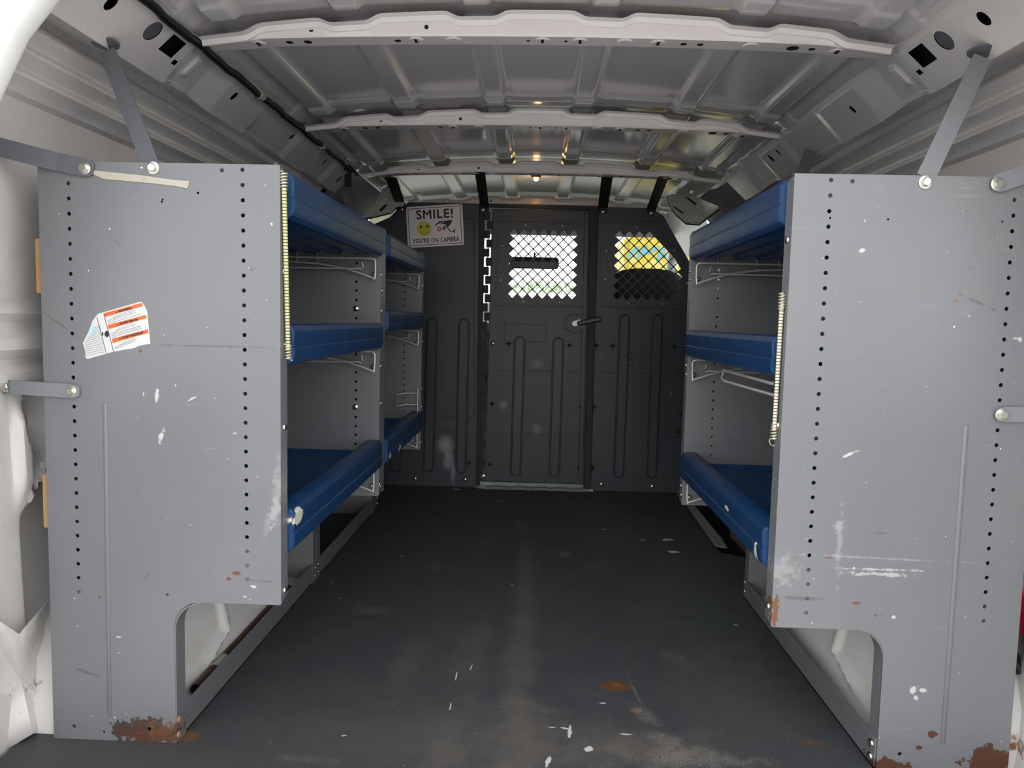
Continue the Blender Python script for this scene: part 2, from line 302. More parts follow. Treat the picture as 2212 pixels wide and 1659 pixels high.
def pydata(v, f, mi=None):
    me = bpy.data.meshes.new('m'); me.from_pydata([tuple(p) for p in v], [], f)
    if mi is not None: me.polygons.foreach_set('material_index', mi)
    me.validate(); me.update()
    return me
class MB:
    """collects shapes in world metres"""
    def __init__(s): s.v = []; s.f = []; s.mi = []
    def add(s, v, f, mi=0):
        o = len(s.v); s.v += [tuple(p) for p in v]; s.f += [tuple(i+o for i in q) for q in f]; s.mi += [mi]*len(f); return s
    def mesh(s, me, mi=0):
        return s.add([v.co for v in me.vertices], [tuple(p.vertices) for p in me.polygons], mi)
    def box(s, x0, x1, y0, y1, z0, z1, mi=0, bev=0.0):
        x0, x1 = min(x0, x1), max(x0, x1); y0, y1 = min(y0, y1), max(y0, y1); z0, z1 = min(z0, z1), max(z0, z1)
        bm = bmesh.new(); bmesh.ops.create_cube(bm, size=1)
        for v in bm.verts: v.co = Vector(((x0+x1)/2+v.co.x*(x1-x0), (y0+y1)/2+v.co.y*(y1-y0), (z0+z1)/2+v.co.z*(z1-z0)))
        if bev: bmesh.ops.bevel(bm, geom=bm.edges[:], offset=bev, segments=2, affect='EDGES')
        bm.verts.index_update()
        s.add([v.co.copy() for v in bm.verts], [tuple(v.index for v in f.verts) for f in bm.faces], mi); bm.free(); return s
    def tube(s, pts, r, n=8, cap=True, mi=0):
        pts = [Vector(p) for p in pts]; rings = []; v = []; f = []
        up = Vector((0.13, 0.31, 0.94))
        for i, p in enumerate(pts):
            d = (pts[min(i+1, len(pts)-1)]-pts[max(i-1, 0)]).normalized()
            a = d.cross(up).normalized() if abs(d.dot(up)) < 0.98 else d.cross(Vector((1, 0, 0))).normalized(); b = d.cross(a)
            rr = r[i] if isinstance(r, (list, tuple)) else r
            v += [p+a*math.cos(2*PI*k/n)*rr+b*math.sin(2*PI*k/n)*rr for k in range(n)]
        for i in range(len(pts)-1):
            for k in range(n): f.append((i*n+k, i*n+(k+1) % n, (i+1)*n+(k+1) % n, (i+1)*n+k))
        if cap: f.append(tuple(range(n-1, -1, -1))); f.append(tuple((len(pts)-1)*n+k for k in range(n)))
        return s.add(v, f, mi)
    def lathe(s, c, d, prof, n=20, mi=0):
        """prof: (radius, height) along direction d from c"""
        c = Vector(c); d = Vector(d).normalized(); a = d.orthogonal().normalized(); b = d.cross(a); v = []; f = []
        for r, h in prof: v += [c+d*h+(a*math.cos(2*PI*k/n)+b*math.sin(2*PI*k/n))*r for k in range(n)]
        for i in range(len(prof)-1):
            for k in range(n): f.append((i*n+k, i*n+(k+1) % n, (i+1)*n+(k+1) % n, (i+1)*n+k))
        f.append(tuple(range(n-1, -1, -1))); f.append(tuple((len(prof)-1)*n+k for k in range(n)))
        return s.add(v, f, mi)
    def build(s, name, mat, parent=None, origin=None, smooth=False, bevel=0.0):
        me = pydata(s.v, s.f, s.mi)
        bm = bmesh.new(); bm.from_mesh(me); bmesh.ops.recalc_face_normals(bm, faces=bm.faces); bm.to_mesh(me); bm.free()
        return new_obj(name, me, mat, parent, origin, smooth)
def plate_mesh(outer, holes, t, o, eu, ev, en, bevel=0.0):
    """flat plate with real holes: 2-D outlines mapped to origin o, axes eu, ev, thickness along en"""
    cu = bpy.data.curves.new('c', 'CURVE'); cu.dimensions = '2D'; cu.fill_mode = 'BOTH'; cu.extrude = max(t/2-bevel, 1e-5)
    cu.bevel_depth = bevel; cu.bevel_resolution = 1; cu.offset = -bevel
    for pl in [outer]+list(holes):
        sp_ = cu.splines.new('POLY'); sp_.points.add(len(pl)-1)
        for q, (a, b) in zip(sp_.points, pl): q.co = (a, b, 0, 1)
        sp_.use_cyclic_u = True
    ob = bpy.data.objects.new('c', cu); COL.objects.link(ob)
    dg = bpy.context.evaluated_depsgraph_get(); me = bpy.data.meshes.new_from_object(ob.evaluated_get(dg))
    bpy.data.objects.remove(ob); bpy.data.curves.remove(cu)
    o = Vector(o); eu = Vector(eu); ev = Vector(ev); en = Vector(en)
    for v in me.vertices: v.co = o+eu*v.co.x+ev*v.co.y+en*v.co.z
    return me
def circ(u, v, r, n=14, ry=None, rot=0.0):
    ry = ry or r
    return [(u+math.cos(2*PI*k/n)*r*math.cos(rot)-math.sin(2*PI*k/n)*ry*math.sin(rot), v+math.cos(2*PI*k/n)*r*math.sin(rot)+math.sin(2*PI*k/n)*ry*math.cos(rot)) for k in range(n)]
def rrect(u0, u1, v0, v1, r, n=5):
    out = []
    for cx, cy, a0 in ((u1-r, v1-r, 0), (u0+r, v1-r, 90), (u0+r, v0+r, 180), (u1-r, v0+r, 270)):
        for k in range(n+1):
            a = math.radians(a0+90*k/n); out.append((cx+r*math.cos(a), cy+r*math.sin(a)))
    return out
def rpoly(pts, r, n=5):
    """round the corners of a polygon; r a number or one per corner"""
    out = []; N = len(pts)
    for i in range(N):
        p = Vector(pts[i]); a = Vector(pts[i-1]); b = Vector(pts[(i+1) % N]); ri = r[i] if isinstance(r, (list, tuple)) else r
        if ri <= 0: out.append(tuple(p)); continue
        da = (a-p).normalized(); db = (b-p).normalized(); ang = da.angle(db)
        L = min(ri/math.tan(ang/2), (a-p).length*0.49, (b-p).length*0.49)
        for k in range(n+1):
            t = k/n; q = (p+da*L)*(1-t)**2+p*2*t*(1-t)+(p+db*L)*t*t; out.append(tuple(q))
    return out
def stadium(p0, p1, r, n=8):
    p0 = Vector(p0); p1 = Vector(p1); d = (p1-p0).normalized(); a0 = math.atan2(d.y, d.x); out = []
    for c, s0 in ((p1, -90), (p0, 90)):
        for k in range(n+1):
            a = a0+math.radians(s0+180*k/n); out.append((c.x+r*math.cos(a), c.y+r*math.sin(a)))
    return out
XZ = dict(eu=(1, 0, 0), ev=(0, 0, 1), en=(0, 1, 0))
def strip(path, y0, y1, t=0.0022):
    """sheet folded along a 2-D (x,z) path, from y0 to y1"""
    n = len(path); P = [Vector(p) for p in path]; v = []; f = []
    for i, p in enumerate(P):
        d = (P[min(i+1, n-1)]-P[max(i-1, 0)]).normalized(); nn = Vector((-d.y, d.x))*t
        for q, y in ((p, y0), (p+nn, y0), (p+nn, y1), (p, y1)): v.append((q.x, y, q.y))
    for i in range(n-1):
        for k in range(4): f.append((i*4+k, i*4+(k+1) % 4, i*4+4+(k+1) % 4, i*4+4+k))
    f += [(0, 1, 2, 3), ((n-1)*4+3, (n-1)*4+2, (n-1)*4+1, (n-1)*4)]
    return v, f
def grid(us, vs, fn, hole=None, t=0):
    v = [fn(a, b) for a in us for b in vs]; nv = len(vs); f = []
    for i in range(len(us)-1):
        for j in range(nv-1):
            q = (i*nv+j, (i+1)*nv+j, (i+1)*nv+j+1, i*nv+j+1)
            if hole and all(hole(us[a], vs[b]) for a, b in ((i, j), (i+1, j), (i+1, j+1), (i, j+1))): continue
            f.append(q)
    return v, f
def bolt(loc, d, r, parent, mat=None, name='bolt'):
    mb = MB(); c = Vector(loc)
    mb.lathe(c, d, [(r*1.35, 0), (r*1.35, r*0.25), (r*1.1, r*0.3)], 20)
    mb.lathe(c+Vector(d).normalized()*r*0.28, d, [(r, 0), (r, r*0.55), (r*0.8, r*0.75)], 6)
    return mb.build(name, mat or M_STEEL, parent)
def rivet(loc, d, r, parent, mat=None, name='bolt'):
    mb = MB(); mb.lathe(loc, d, [(r, 0), (r*0.9, r*0.35), (r*0.5, r*0.6), (r*0.15, r*0.66)], 16)
    return mb.build(name, mat or M_STEEL, parent, smooth=True)
def smoothstep(a, b, x):
    t = min(max((x-a)/(b-a), 0), 1); return t*t*(3-2*t)
def interp(p, x):
    for (a, va), (b, vb) in zip(p, p[1:]):
        if x <= b: return va+(vb-va)*(x-a)/(b-a) if x > a else va
    return p[-1][1]

# ================================================================== THE VAN BODY
BOWS = [0.93, 1.65, 2.38, 3.13, 3.98]
RIDGES = [-0.66, -0.405, -0.137, 0.128, 0.425, 0.668]
def roof_z(x): return 1.486-0.050*(x/0.74)**2
def roof_fn(x, y):
    z = roof_z(x)
    nb_ = min(BOWS, key=lambda b: abs(b+0.02-y)); dy = abs(y-(nb_+0.02))
    fade = smoothstep(0.035, 0.060, dy)
    for c in RIDGES:
        z -= 0.017*(1-smoothstep(0.022, 0.040, abs(x-c)))*fade
    nxt = [b for b in BOWS if b > y]
    if nxt: z -= 0.006*smoothstep(0.115, 0.095, nxt[0]-y) if nxt[0]-y < 0.115 else 0
    if abs(x) > 0.705: z -= smoothstep(0.705, 0.745, abs(x))*0.022
    return (x, y, z)
xs = sorted(set([round(-0.75+0.01*i, 4) for i in range(151)] + [round(c+d, 4) for c in RIDGES for d in (-0.04, -0.035, -0.031, -0.026, -0.022, 0.022, 0.026, 0.031, 0.035, 0.04)]))
def ysamp(a, b):
    s = {a, b}; y = a
    while y < b: s.add(round(y, 4)); y += 0.06
    for q in BOWS:
        for d in (-0.115, -0.11, -0.105, -0.10, -0.095, -0.05, -0.04, -0.03, -0.02, -0.0, 0.055, 0.062, 0.07, 0.08):
            if a < q+0.0+d < b: s.add(round(q+d, 4))
    return sorted(s)
v, f = grid(xs, ysamp(1.12, 3.17), roof_fn); struct(MB().add(v, f).build('ceiling', M_ROOF, smooth=40))
v, f = grid(xs, ysamp(3.17, 4.42), roof_fn); struct(MB().add(v, f).build('ceiling_cab', M_CABROOF, smooth=40))

def make_bow(i, Y0, dark_holes=True):
    cols = [round(-0.722+0.0095*k, 4) for k in range(153)]
    def prof(x):
        dip = 0
        for c in RIDGES[1:-1]: dip = max(dip, 1-smoothstep(0.034, 0.068, abs(x-c)))
        sh = smoothstep(0.588, 0.632, abs(x))
        zt = roof_z(x)-0.027-0.012*dip-0.014*sh; zb = 1.4165-0.016*(x/0.72)**2-0.004*sh
        return [(-0.024, zt+0.001), (-0.020, zt), (-0.008, zt-0.001), (-0.003, zt-0.010), (0.0, zt-0.011), (0.001, zb+0.004), (0.004, zb), (0.052, zb), (0.056, zb+0.004), (0.058, zt)]
    v = []; f = []
    for x in cols: v += [(x, Y0+a, b) for a, b in prof(x)]
    n = 10
    for a in range(len(cols)-1):
        for k in range(n-1): f.append((a*n+k, a*n+k+1, (a+1)*n+k+1, (a+1)*n+k))
    mb = MB().add(v, f)
    rnd = random.Random(4)
    def zb(x): return 1.4165-0.016*(x/0.72)**2-0.004*smoothstep(0.588, 0.632, abs(x))
    # holes: flat near-black discs that paint the shade inside, with bright pressed rims on the underside
    for x, r in ((-0.60, 0.006), (-0.545, 0.008), (-0.505, 0.009), (-0.31, 0.007), (0.30, 0.007), (0.335, 0.007), (0.53, 0.013), (0.57, 0.007), (-0.03, 0.004), (0.05, 0.004)):
        mb.lathe((x, Y0+0.028, zb(x)-0.0004), (0, 0, -1), [(r, 0), (r, 0.0003)], 14, mi=1)
    for x in (-0.61, -0.27, 0.08, 0.245, 0.62, -0.0):
        mb.lathe((x, Y0+0.024, zb(x)), (0, 0, -1), [(0.017, 0), (0.014, 0.0025), (0.006, 0.003)], 16)
        mb.box(x-0.003, x+0.003, Y0+0.012, Y0+0.030, zb(x)-0.0042, zb(x)-0.0030, 1)
    for x in (-0.19, 0.175, 0.44): mb.lathe((x, Y0+0.024, zb(x)), (0, 0, -1), [(0.018, 0), (0.015, 0.0028), (0.004, 0.003)], 16)
    for x, w in ((-0.49, 0.006), (-0.245, 0.0045)):
        mb.lathe((x, Y0+0.0006, 1.4345-0.02*(x/0.72)**2), (0, -1, 0), [(w, 0), (w, 0.0004)], 14, mi=1)
    return struct(mb.build('trim_%d' % i, [M_BOW, M_VOID], smooth=30))
for i, Y0 in enumerate(BOWS[1:]): make_bow(i+1, Y0)

# ------ cant rails with pressings and holes
def cant_rail(side, n):
    A = Vector((side*0.740, 0, 1.418)); B = Vector((side*0.834, 0, 1.333)); T = (B-A); L = T.length; T = T/L
    N = Vector((-side*0.68, 0, -0.735))
    holesL = [(1.389, 0.058, 0.012, 0.016), (1.956, 0.060, 0.009, 0.013), (2.414, 0.055, 0.006, 0.011), (2.80, 0.055, 0.006, 0.011), (3.03, 0.075, 0.012, 0.017)]
    holesR = [(1.41, 0.060, 0.012, 0.016), (1.98, 0.066, 0.007, 0.012), (2.60, 0.050, 0.009, 0.016), (2.52, 0.045, 0.006, 0.012)]
    H = holesL if side < 0 else holesR
    rects = [(1.585, 1.640, 0.030, 0.075), (1.652, 1.668, 0.072, 0.084)]
    ov = (1.530, 0.052, 0.021, 0.023)
    boss = [(1.0, 1), (1.665, 1), (1.70, 0), (1.80, -0.35), (1.90, 0.75), (2.12, 0.75), (2.16, 0.2), (2.42, 0.3), (2.46, 0.9), (2.66, 0.9), (2.70, 0.0), (2.86, 0.0), (2.90, 0.8), (3.12, 0.8)]
    def h(y, v):
        b = interp(boss, y - (0.02*(v/L))) ; e_ = smoothstep(0.0, 0.022, v)
        r = 0.013*b*e_
        r += 0.006*(1-smoothstep(0.010, 0.018, abs(y-1.745)))*smoothstep(0.03, 0.045, v)*(1-smoothstep(0.085, 0.10, v))
        return r
    us = sorted(set([round(1.13+0.004*k, 4) for k in range(499)] + [q for r in rects for q in r[:2]]))
    vs = sorted(set([round(0.004*k, 4) for k in range(int(L/0.004)+1)] + [L] + [q for r in rects for q in r[2:]]))
    def rho(y, v):
        best = 9; bb = None
        for hx in H+[ov]:
            q = math.hypot((y-hx[0])/hx[2], (v-hx[1])/hx[3])
            if q < best: best = q; bb = hx
        return best, bb
    def fn(y, v):
        q, hx = rho(y, v); yy, vv = y, v
        if 0.72 <= q < 1.25: yy = hx[0]+(y-hx[0])/q; vv = hx[1]+(v-hx[1])/q
        p = A+T*vv+N*h(y, v); lip = 0.0
        if v > L-0.004: lip = -0.012*(1-interp(boss, y))
        return (p.x+side*lip*0.4, yy, p.z)
    def hole(y, v):
        for r in rects:
            if r[0]-1e-5 <= y <= r[1]+1e-5 and r[2]-1e-5 <= v <= r[3]+1e-5: return True
        return False
    vv, ff = grid(us, vs, fn, hole)
    nv = len(vs); dead = {i*nv+j for i, a in enumerate(us) for j, b in enumerate(vs) if rho(a, b)[0] < 0.72}
    ff = [q for q in ff if not any(k in dead for k in q)]
    mb = MB().add(vv, ff)
    # turned lip under the rail
    def fl(y, k):
        p = Vector(fn(y, L)); off = [(0, 0), (0.004, -0.004), (0.012, 0.000), (0.075, 0.02)][k]
        return (p.x+side*off[0], y, p.z+off[1])
    v2, f2 = grid(us[::3]+[us[-1]], [0, 1, 2, 3], fl); mb.add(v2, f2)
    # weld flange above
    v3, f3 = grid(us[::8]+[us[-1]], [0, 1], lambda y, k: (side*(0.740-0.014*k), y, 1.4175+0.004*k+0.0015*math.sin(y*47))); mb.add(v3, f3)
    # near-black liner added behind the face, standing for shade in the holes
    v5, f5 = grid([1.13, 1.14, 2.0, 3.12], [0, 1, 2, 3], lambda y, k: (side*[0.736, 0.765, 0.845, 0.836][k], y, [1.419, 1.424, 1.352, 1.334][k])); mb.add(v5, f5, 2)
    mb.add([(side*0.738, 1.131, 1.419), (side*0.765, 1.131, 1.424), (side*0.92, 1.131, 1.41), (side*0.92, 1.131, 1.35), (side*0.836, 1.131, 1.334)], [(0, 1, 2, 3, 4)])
    # end cap
    mb.add([(side*0.740, 3.122, 1.418), (side*0.834, 3.122, 1.333), (side*0.90, 3.122, 1.35), (side*0.90, 3.122, 1.43)], [(0, 1, 2, 3)])
    # grey blanking plug in the oval hole
    c = A+T*ov[1]+N*(0.011); v4 = [c+T*math.cos(2*PI*k/20)*ov[3]*1.0+Vector((0, math.sin(2*PI*k/20)*ov[2]*1.0+ov[0], 0)) for k in range(20)]
    mb.add(v4, [tuple(range(20))], 1)
    # the dark inside of the rail is the added liner
    o = mb.build('trim_%d' % n, [M_RAIL, M_GREYD, M_VOID], smooth=38); struct(o)
cant_rail(-1, 6); cant_rail(1, 7)

# ------ side walls
WP = [(0.748, 1.442), (0.90, 1.412), (0.935, 1.370), (0.930, 1.345), (0.900, 1.322), (0.895, 1.312), (0.918, 1.296), (0.920, 1.290), (0.908, 1.278), (0.909, 1.272), (0.932, 1.256), (0.934, 1.250), (0.921, 1.240), (0.922, 1.234), (0.944, 1.222), (0.950, 1.212),
      (0.968, 1.207), (0.974, 1.10), (0.980, 0.95), (0.985, 0.84), (0.970, 0.822), (0.968, 0.812), (0.985, 0.795), (0.985, 0.785), (0.965, 0.765), (0.963, 0.745), (0.987, 0.725), (0.987, 0.715), (0.972, 0.70), (0.972, 0.685), (0.988, 0.67), (0.985, 0.55), (0.98, 0.40), (0.975, 0.2), (0.97, -0.26)]
def dens(P, step):
    out = [P[0]]
    for a, b in zip(P, P[1:]):
        n = max(1, int(math.hypot(b[0]-a[0], b[1]-a[1])/step))
        out += [(a[0]+(b[0]-a[0])*k/n, a[1]+(b[1]-a[1])*k/n) for k in range(1, n+1)]
    return out
def box_sd(y, z, y0, y1, z0, z1, r):
    cy, cz = (y0+y1)/2, (z0+z1)/2; dy = abs(y-cy)-(y1-y0)/2+r; dz = abs(z-cz)-(z1-z0)/2+r
    return math.hypot(max(dy, 0), max(dz, 0))+min(max(dy, dz), 0)-r
def wall(side, name):
    P = dens(WP, 0.011)
    def fn(y, k):
        x, z = P[k]
        if z < 1.205:
            fade = 1-smoothstep(1.50, 1.60, y)            # corrugations belong to the rear pillar
            if 0.66 < z < 0.85: x = 0.986+(x-0.986)*fade
            for y0, y1 in ((1.93, 2.78), (2.90, 3.55)):
                d = box_sd(y, z, y0, y1, 0.55, 1.165, 0.07)
                x -= 0.012*(1-smoothstep(0.006, 0.016, abs(d-0.022)))
                x += 0.045*(1-smoothstep(-0.012, 0.004, d))
            if side < 0:
                d = math.hypot(y-1.475, (z-0.60)/1.05)-0.060; x += 0.05*(1-smoothstep(-0.020, 0.004, d))
            # diagonal brace edge and the deep pocket under it
            e_ = z-(0.50+0.35*(y-1.46)/0.4)
            x += 0.045*(1-smoothstep(-0.065, -0.012, e_))*smoothstep(1.40, 1.44, y)*smoothstep(0.16, 0.22, z)
            x -= 0.012*(1-smoothstep(0.004, 0.014, abs(e_+0.018)))*smoothstep(1.40, 1.44, y)
            # upright bead of the pillar
            x -= 0.018*(1-smoothstep(0.010, 0.028, abs(y-1.415-0.03*(z-0.5))))*smoothstep(0.42, 0.5, z)*(1-smoothstep(0.60, 0.66, z))
        return (side*x, y, z)
    ys = sorted(set([round(1.14+0.012*k, 4) for k in range(20)]+[round(1.38+0.005*k, 4) for k in range(49)]+[round(1.62+0.02*k, 4) for k in range(108)]+[1.9, 1.91, 1.915, 1.925, 1.935, 3.72]))
    v, f = grid(ys, list(range(len(P))), fn); struct(MB().add(v, f).build(name, M_WALL, smooth=32))
wall(-1, 'wall_left'); wall(1, 'wall_right')

# ------ rear door opening
def rear_frame():
    path = [(0, 1.405), (-0.30, 1.402), (-0.50, 1.385), (-0.60, 1.36), (-0.665, 1.325), (-0.717, 1.279), (-0.768, 1.219), (-0.814, 1.131), (-0.850, 1.02), (-0.872, 0.90), (-0.885, 0.7), (-0.888, 0.4), (-0.885, 0.12), (-0.88, -0.03)]
    path = path+[]; full = [(-x, z) for x, z in reversed(path[1:])]+path
    P = [Vector(p) for p in dens(full, 0.03)]; v = []; f = []; OUT = 0.018
    prof = [(0.004, 0.03), (0.0, 0.02), (0.0, -0.005), (0.006, -0.02), (0.022, -0.032), (0.05, -0.038), (0.062, -0.05), (0.075, -0.055), (0.13, -0.05), (0.16, -0.02)]
    for i, p in enumerate(P):
        d = (P[min(i+1, len(P)-1)]-P[max(i-1, 0)]).normalized(); n = Vector((d.y, -d.x))
        if n.dot(p-Vector((0, 0.6))) < 0: n = -n
        for a, b in prof: q = p+n*(a+OUT); v.append((q.x, 1.15+b, q.y))
    k = len(prof)
    for i in range(len(P)-1):
        for j in range(k-1): f.append((i*k+j, i*k+j+1, (i+1)*k+j+1, (i+1)*k+j))
    mb = MB().add(v, f)
    return struct(mb.build('trim_8', Mat('sunlit_white_paint', (0.90, 0.89, 0.86), 0.35), smooth=40))  # white body paint, lightened to carry the daylight on the frame
rear_frame()
M_DOORIN = Mat('door_inner_trim', (0.16, 0.16, 0.165), 0.6)
for s_, n_ in ((-1, 1), (1, 2)):      # the two rear doors stand open, outside the view
    mb = MB(); o_ = rpoly([(0.30, -0.05), (1.05, -0.05), (1.05, 1.15), (0.92, 1.36), (0.34, 1.38)], 0.05)
    me_ = plate_mesh(o_, [rpoly([(0.42, 0.78), (0.95, 0.78), (0.95, 1.12), (0.86, 1.26), (0.42, 1.27)], 0.05)], 0.06, (s_*1.03, 0, 0), (0, 1, 0), (0, 0, 1), (1, 0, 0), bevel=0.015); mb.mesh(me_)
    mb.mesh(plate_mesh(rrect(0.38, 0.98, 0.05, 0.70, 0.05), [], 0.02, (s_*0.995, 0, 0), (0, 1, 0), (0, 0, 1), (1, 0, 0), bevel=0.004), 1)
    struct(mb.build('door_%d' % n_, [M_WHITE, M_DOORIN], smooth=40))
# closing strips between opening and walls, bumper sill
mb = MB(); mb.box(-1.0, 1.0, 1.10, 1.135, -0.27, -0.030, bev=0.006); struct(mb.build('trim_9', M_ALU))

# ------ lower rear pillars (white pressings beside the shelving feet)
def patch(pts, centre, mat, name):
    P = [at(a, b, Y=y) for a, b, y in pts]; C = at(centre[0], centre[1], Y=centre[2])
    bm = bmesh.new(); vs = [bm.verts.new(p) for p in P]; c = bm.verts.new(C)
    for i in range(len(vs)): bm.faces.new((vs[i], vs[(i+1) % len(vs)], c))
    bmesh.ops.subdivide_edges(bm, edges=bm.edges[:], cuts=2, use_grid_fill=True, smooth=0)
    me = bpy.data.meshes.new('m'); bm.to_mesh(me); bm.free()
    o = new_obj(name, me, mat, smooth=60)
    s_ = o.modifiers.new('s', 'SOLIDIFY'); s_.thickness = 0.004; s_.offset = 0
    return struct(o)
patch([(-60, 1300, 1.22), (-8, 1335, 1.25), (42, 1370, 1.31), (88, 1318, 1.42), (150, 1235, 1.62), (150, 1560, 1.47), (112, 1563, 1.45), (70, 1585, 1.365), (10, 1621, 1.335), (-60, 1640, 1.30)], (44, 1470, 1.37), M_WHITE, 'trim_10')
patch([(2290, 1235, 1.36), (2210, 1400, 1.43), (2150, 1520, 1.60), (2145, 1640, 1.52), (2215, 1672, 1.33), (2300, 1690, 1.26)], (2215, 1540, 1.40), M_WHITE, 'trim_11')

# ------ floor mat
st = [at(1455, 1062, Z=0), at(1482, 1095, Z=0), at(1540, 1174, Z=0), at(1558, 1193, Z=0), at(1620, 1206, Z=0)]
stp = [(p.x, p.y) for p in st]
outl = [(-0.962, 1.175), (0.962, 1.175), (0.962, stp[-1][1]+0.005)]+[stp[4], stp[3], stp[2], stp[1], stp[0]]+[(0.745, 3.70), (0.30, 3.695), (0.2, 3.70), (0.1, 3.692), (0.0, 3.70), (-0.1, 3.693), (-0.24, 3.70), (-0.962, 3.72)]
me = plate_mesh(outl, [], 0.012, (0, 0, -0.006), (1, 0, 0), (0, 1, 0), (0, 0, 1), bevel=0.003)
struct(new_obj('floor', me, M_MAT))
mb = MB(); mb.box(-0.97, 0.97, 1.14, 5.2, -0.275, -0.262); struct(mb.build('floor_pan', M_DARK))
# galvanised threshold under the partition door
mb = MB(); n = 40
v = []; f = []
for k in range(n+1):
    x = -0.285+0.585*k/n; w = 0.004*math.sin(k*0.9)+0.003*math.sin(k*2.3)
    v += [(x, 3.625+w+0.03*max(0, 1-k/3)+0.02*max(0, (k-37)/3), 0.002), (x, 3.64, 0.012), (x, 3.74, 0.014), (x, 3.74, -0.01), (x, 3.625, -0.01)]
for k in range(n):
    for j in range(4): f.append((k*5+j, k*5+j+1, (k+1)*5+j+1, (k+1)*5+j))
mb.add(v, f); struct(mb.build('trim_12', M_ALU, smooth=30))
# side door step well and its sill plate
sx0, sy0, sy1 = 0.70, 2.50, 3.60
mb = MB(); mb.box(0.690, 0.97, 2.46, 3.66, -0.215, -0.200)
for k in range(26): mb.box(0.715, 0.965, 2.56+0.038*k, 2.573+0.038*k, -0.200, -0.192)
mb.box(0.685, 0.700, 2.46, 3.66, -0.21, -0.014); mb.box(0.69, 0.97, 2.455, 2.468, -0.21, -0.014); mb.box(0.69, 0.97, 3.65, 3.66, -0.21, -0.014)
struct(mb.build('trim_13', M_RUBBER))
q = [at(a, b, Z=0.004) for a, b in ((1457, 1060), (1546, 1180), (1571, 1184), (1560, 1165), (1498, 1090), (1478, 1066))]
me = plate_mesh([(p.x, p.y) for p in q], [], 0.006, (0, 0, 0.004), (1, 0, 0), (0, 1, 0), (0, 0, 1), bevel=0.002)
struct(new_obj('trim_14', me, M_ALU))

# ------ wheel houses
def wheelhouse(side, n):
    ZS = 1
    prof = dens([(0.676, -0.004), (0.682, 0.02), (0.700, 0.07), (0.716, 0.14), (0.735, 0.20), (0.765, 0.245), (0.81, 0.268), (0.90, 0.275), (0.97, 0.275)], 0.008)
    def fn(y, k):
        x, z = prof[k]; t = (y-1.845)/0.46; s_ = max(0, 1-abs(t)**3.2)**0.6
        z2 = z*s_; x2 = x+(0.10*(1-s_)) if z > 0.03 else x+0.02*(1-s_)
        # pressed creases
        bt = smoothstep(0.075, 0.10, z2)*(1-smoothstep(0.15, 0.235, z2)); w_ = 0.020*(1-smoothstep(0.10, 0.235, z2))+0.004
        x2 -= 0.012*(1-smoothstep(0.25, 1.0, abs(y-1.70)/w_))*bt
        ln = abs((z2-0.088)-0.30*(y-1.70)); x2 -= 0.010*(1-smoothstep(0.002, 0.016, ln))*smoothstep(1.52, 1.62, y)*(1-smoothstep(1.69, 1.71, y))
        ln = abs((z2-0.175)-0.55*(y-1.90)); x2 -= 0.012*(1-smoothstep(0.002, 0.020, ln))*smoothstep(1.80, 1.83, y)*(1-smoothstep(2.0, 2.05, y))
        return (side*x2, y, z2)
    ys = [1.385+0.0058*k for k in range(161)]
    v, f = grid(ys, list(range(len(prof))), fn); struct(MB().add(v, f).build('trim_%d' % n, M_WHITE, smooth=40))
wheelhouse(-1, 15); wheelhouse(1, 16)

# ================================================================== CAB
def cab_side(side, n):
    ys = [3.62+0.04*k for k in range(30)]
    up = dens([(0.70, 1.462), (0.735, 1.40), (0.765, 1.36), (0.80, 1.27), (0.835, 1.19)], 0.03)
    mb = MB(); v, f = grid(ys, list(range(len(up))), lambda y, k: (side*up[k][0], y, up[k][1])); mb.add(v, f)
    lo = [(0.895, 0.92), (0.87, 0.90), (0.90, 0.88), (0.94, 0.5), (0.97, -0.2)]
    v, f = grid(ys, list(range(5)), lambda y, k: (side*lo[k][0], y, lo[k][1])); mb.add(v, f)
    for y0, y1 in ((3.62, 3.93), (4.66, 4.80)):   # B pillar and mirror corner
        v, f = grid([y0, (y0+y1)/2, y1], [0, 1, 2], lambda y, k: (side*(0.835+0.03*k+(0.0 if k else 0)), y, 1.19-0.135*k)); mb.add(v, f)
    struct(mb.build('wall_cab_%s' % ('left' if side < 0 else 'right'), M_CABROOF, smooth=40))
    g = MB().add([(side*0.838, 3.93, 1.19), (side*0.838, 4.66, 1.19), (side*0.893, 4.66, 0.92), (side*0.893, 3.93, 0.92)], [(0, 1, 2, 3)])
    struct(g.build('window_%d' % n, M_GLASS))
cab_side(-1, 2); cab_side(1, 3)
g = MB().add([(-0.80, 4.50, 1.325), (0.80, 4.50, 1.325), (0.88, 5.15, 0.80), (-0.88, 5.15, 0.80)], [(0, 1, 2, 3)]); struct(g.build('window_1', M_GLASS))
mb = MB()   # header, pillars, dash, firewall
v, f = grid([-0.82+0.041*k for k in range(41)], [0, 1, 2, 3, 4], lambda x, k: (x, [4.34, 4.36, 4.42, 4.50, 4.53][k], [roof_z(x)-0.005, 1.425, 1.375-0.02*(x/0.8)**2, 1.320, 1.34][k])); mb.add(v, f)
for s in (-1, 1):
    mb.tube([(s*0.80, 4.45, 1.36), (s*0.82, 4.68, 1.17), (s*0.87, 4.92, 0.97), (s*0.90, 5.16, 0.78)], 0.035, 10)
struct(mb.build('trim_17', M_CABROOF, smooth=40))
mb = MB(); mb.box(-0.92, 0.92, 4.72, 5.18, 0.45, 0.80, bev=0.04); mb.box(-0.95, 0.95, 5.18, 5.22, -0.25, 0.80); struct(mb.build('trim_18', M_DASH))
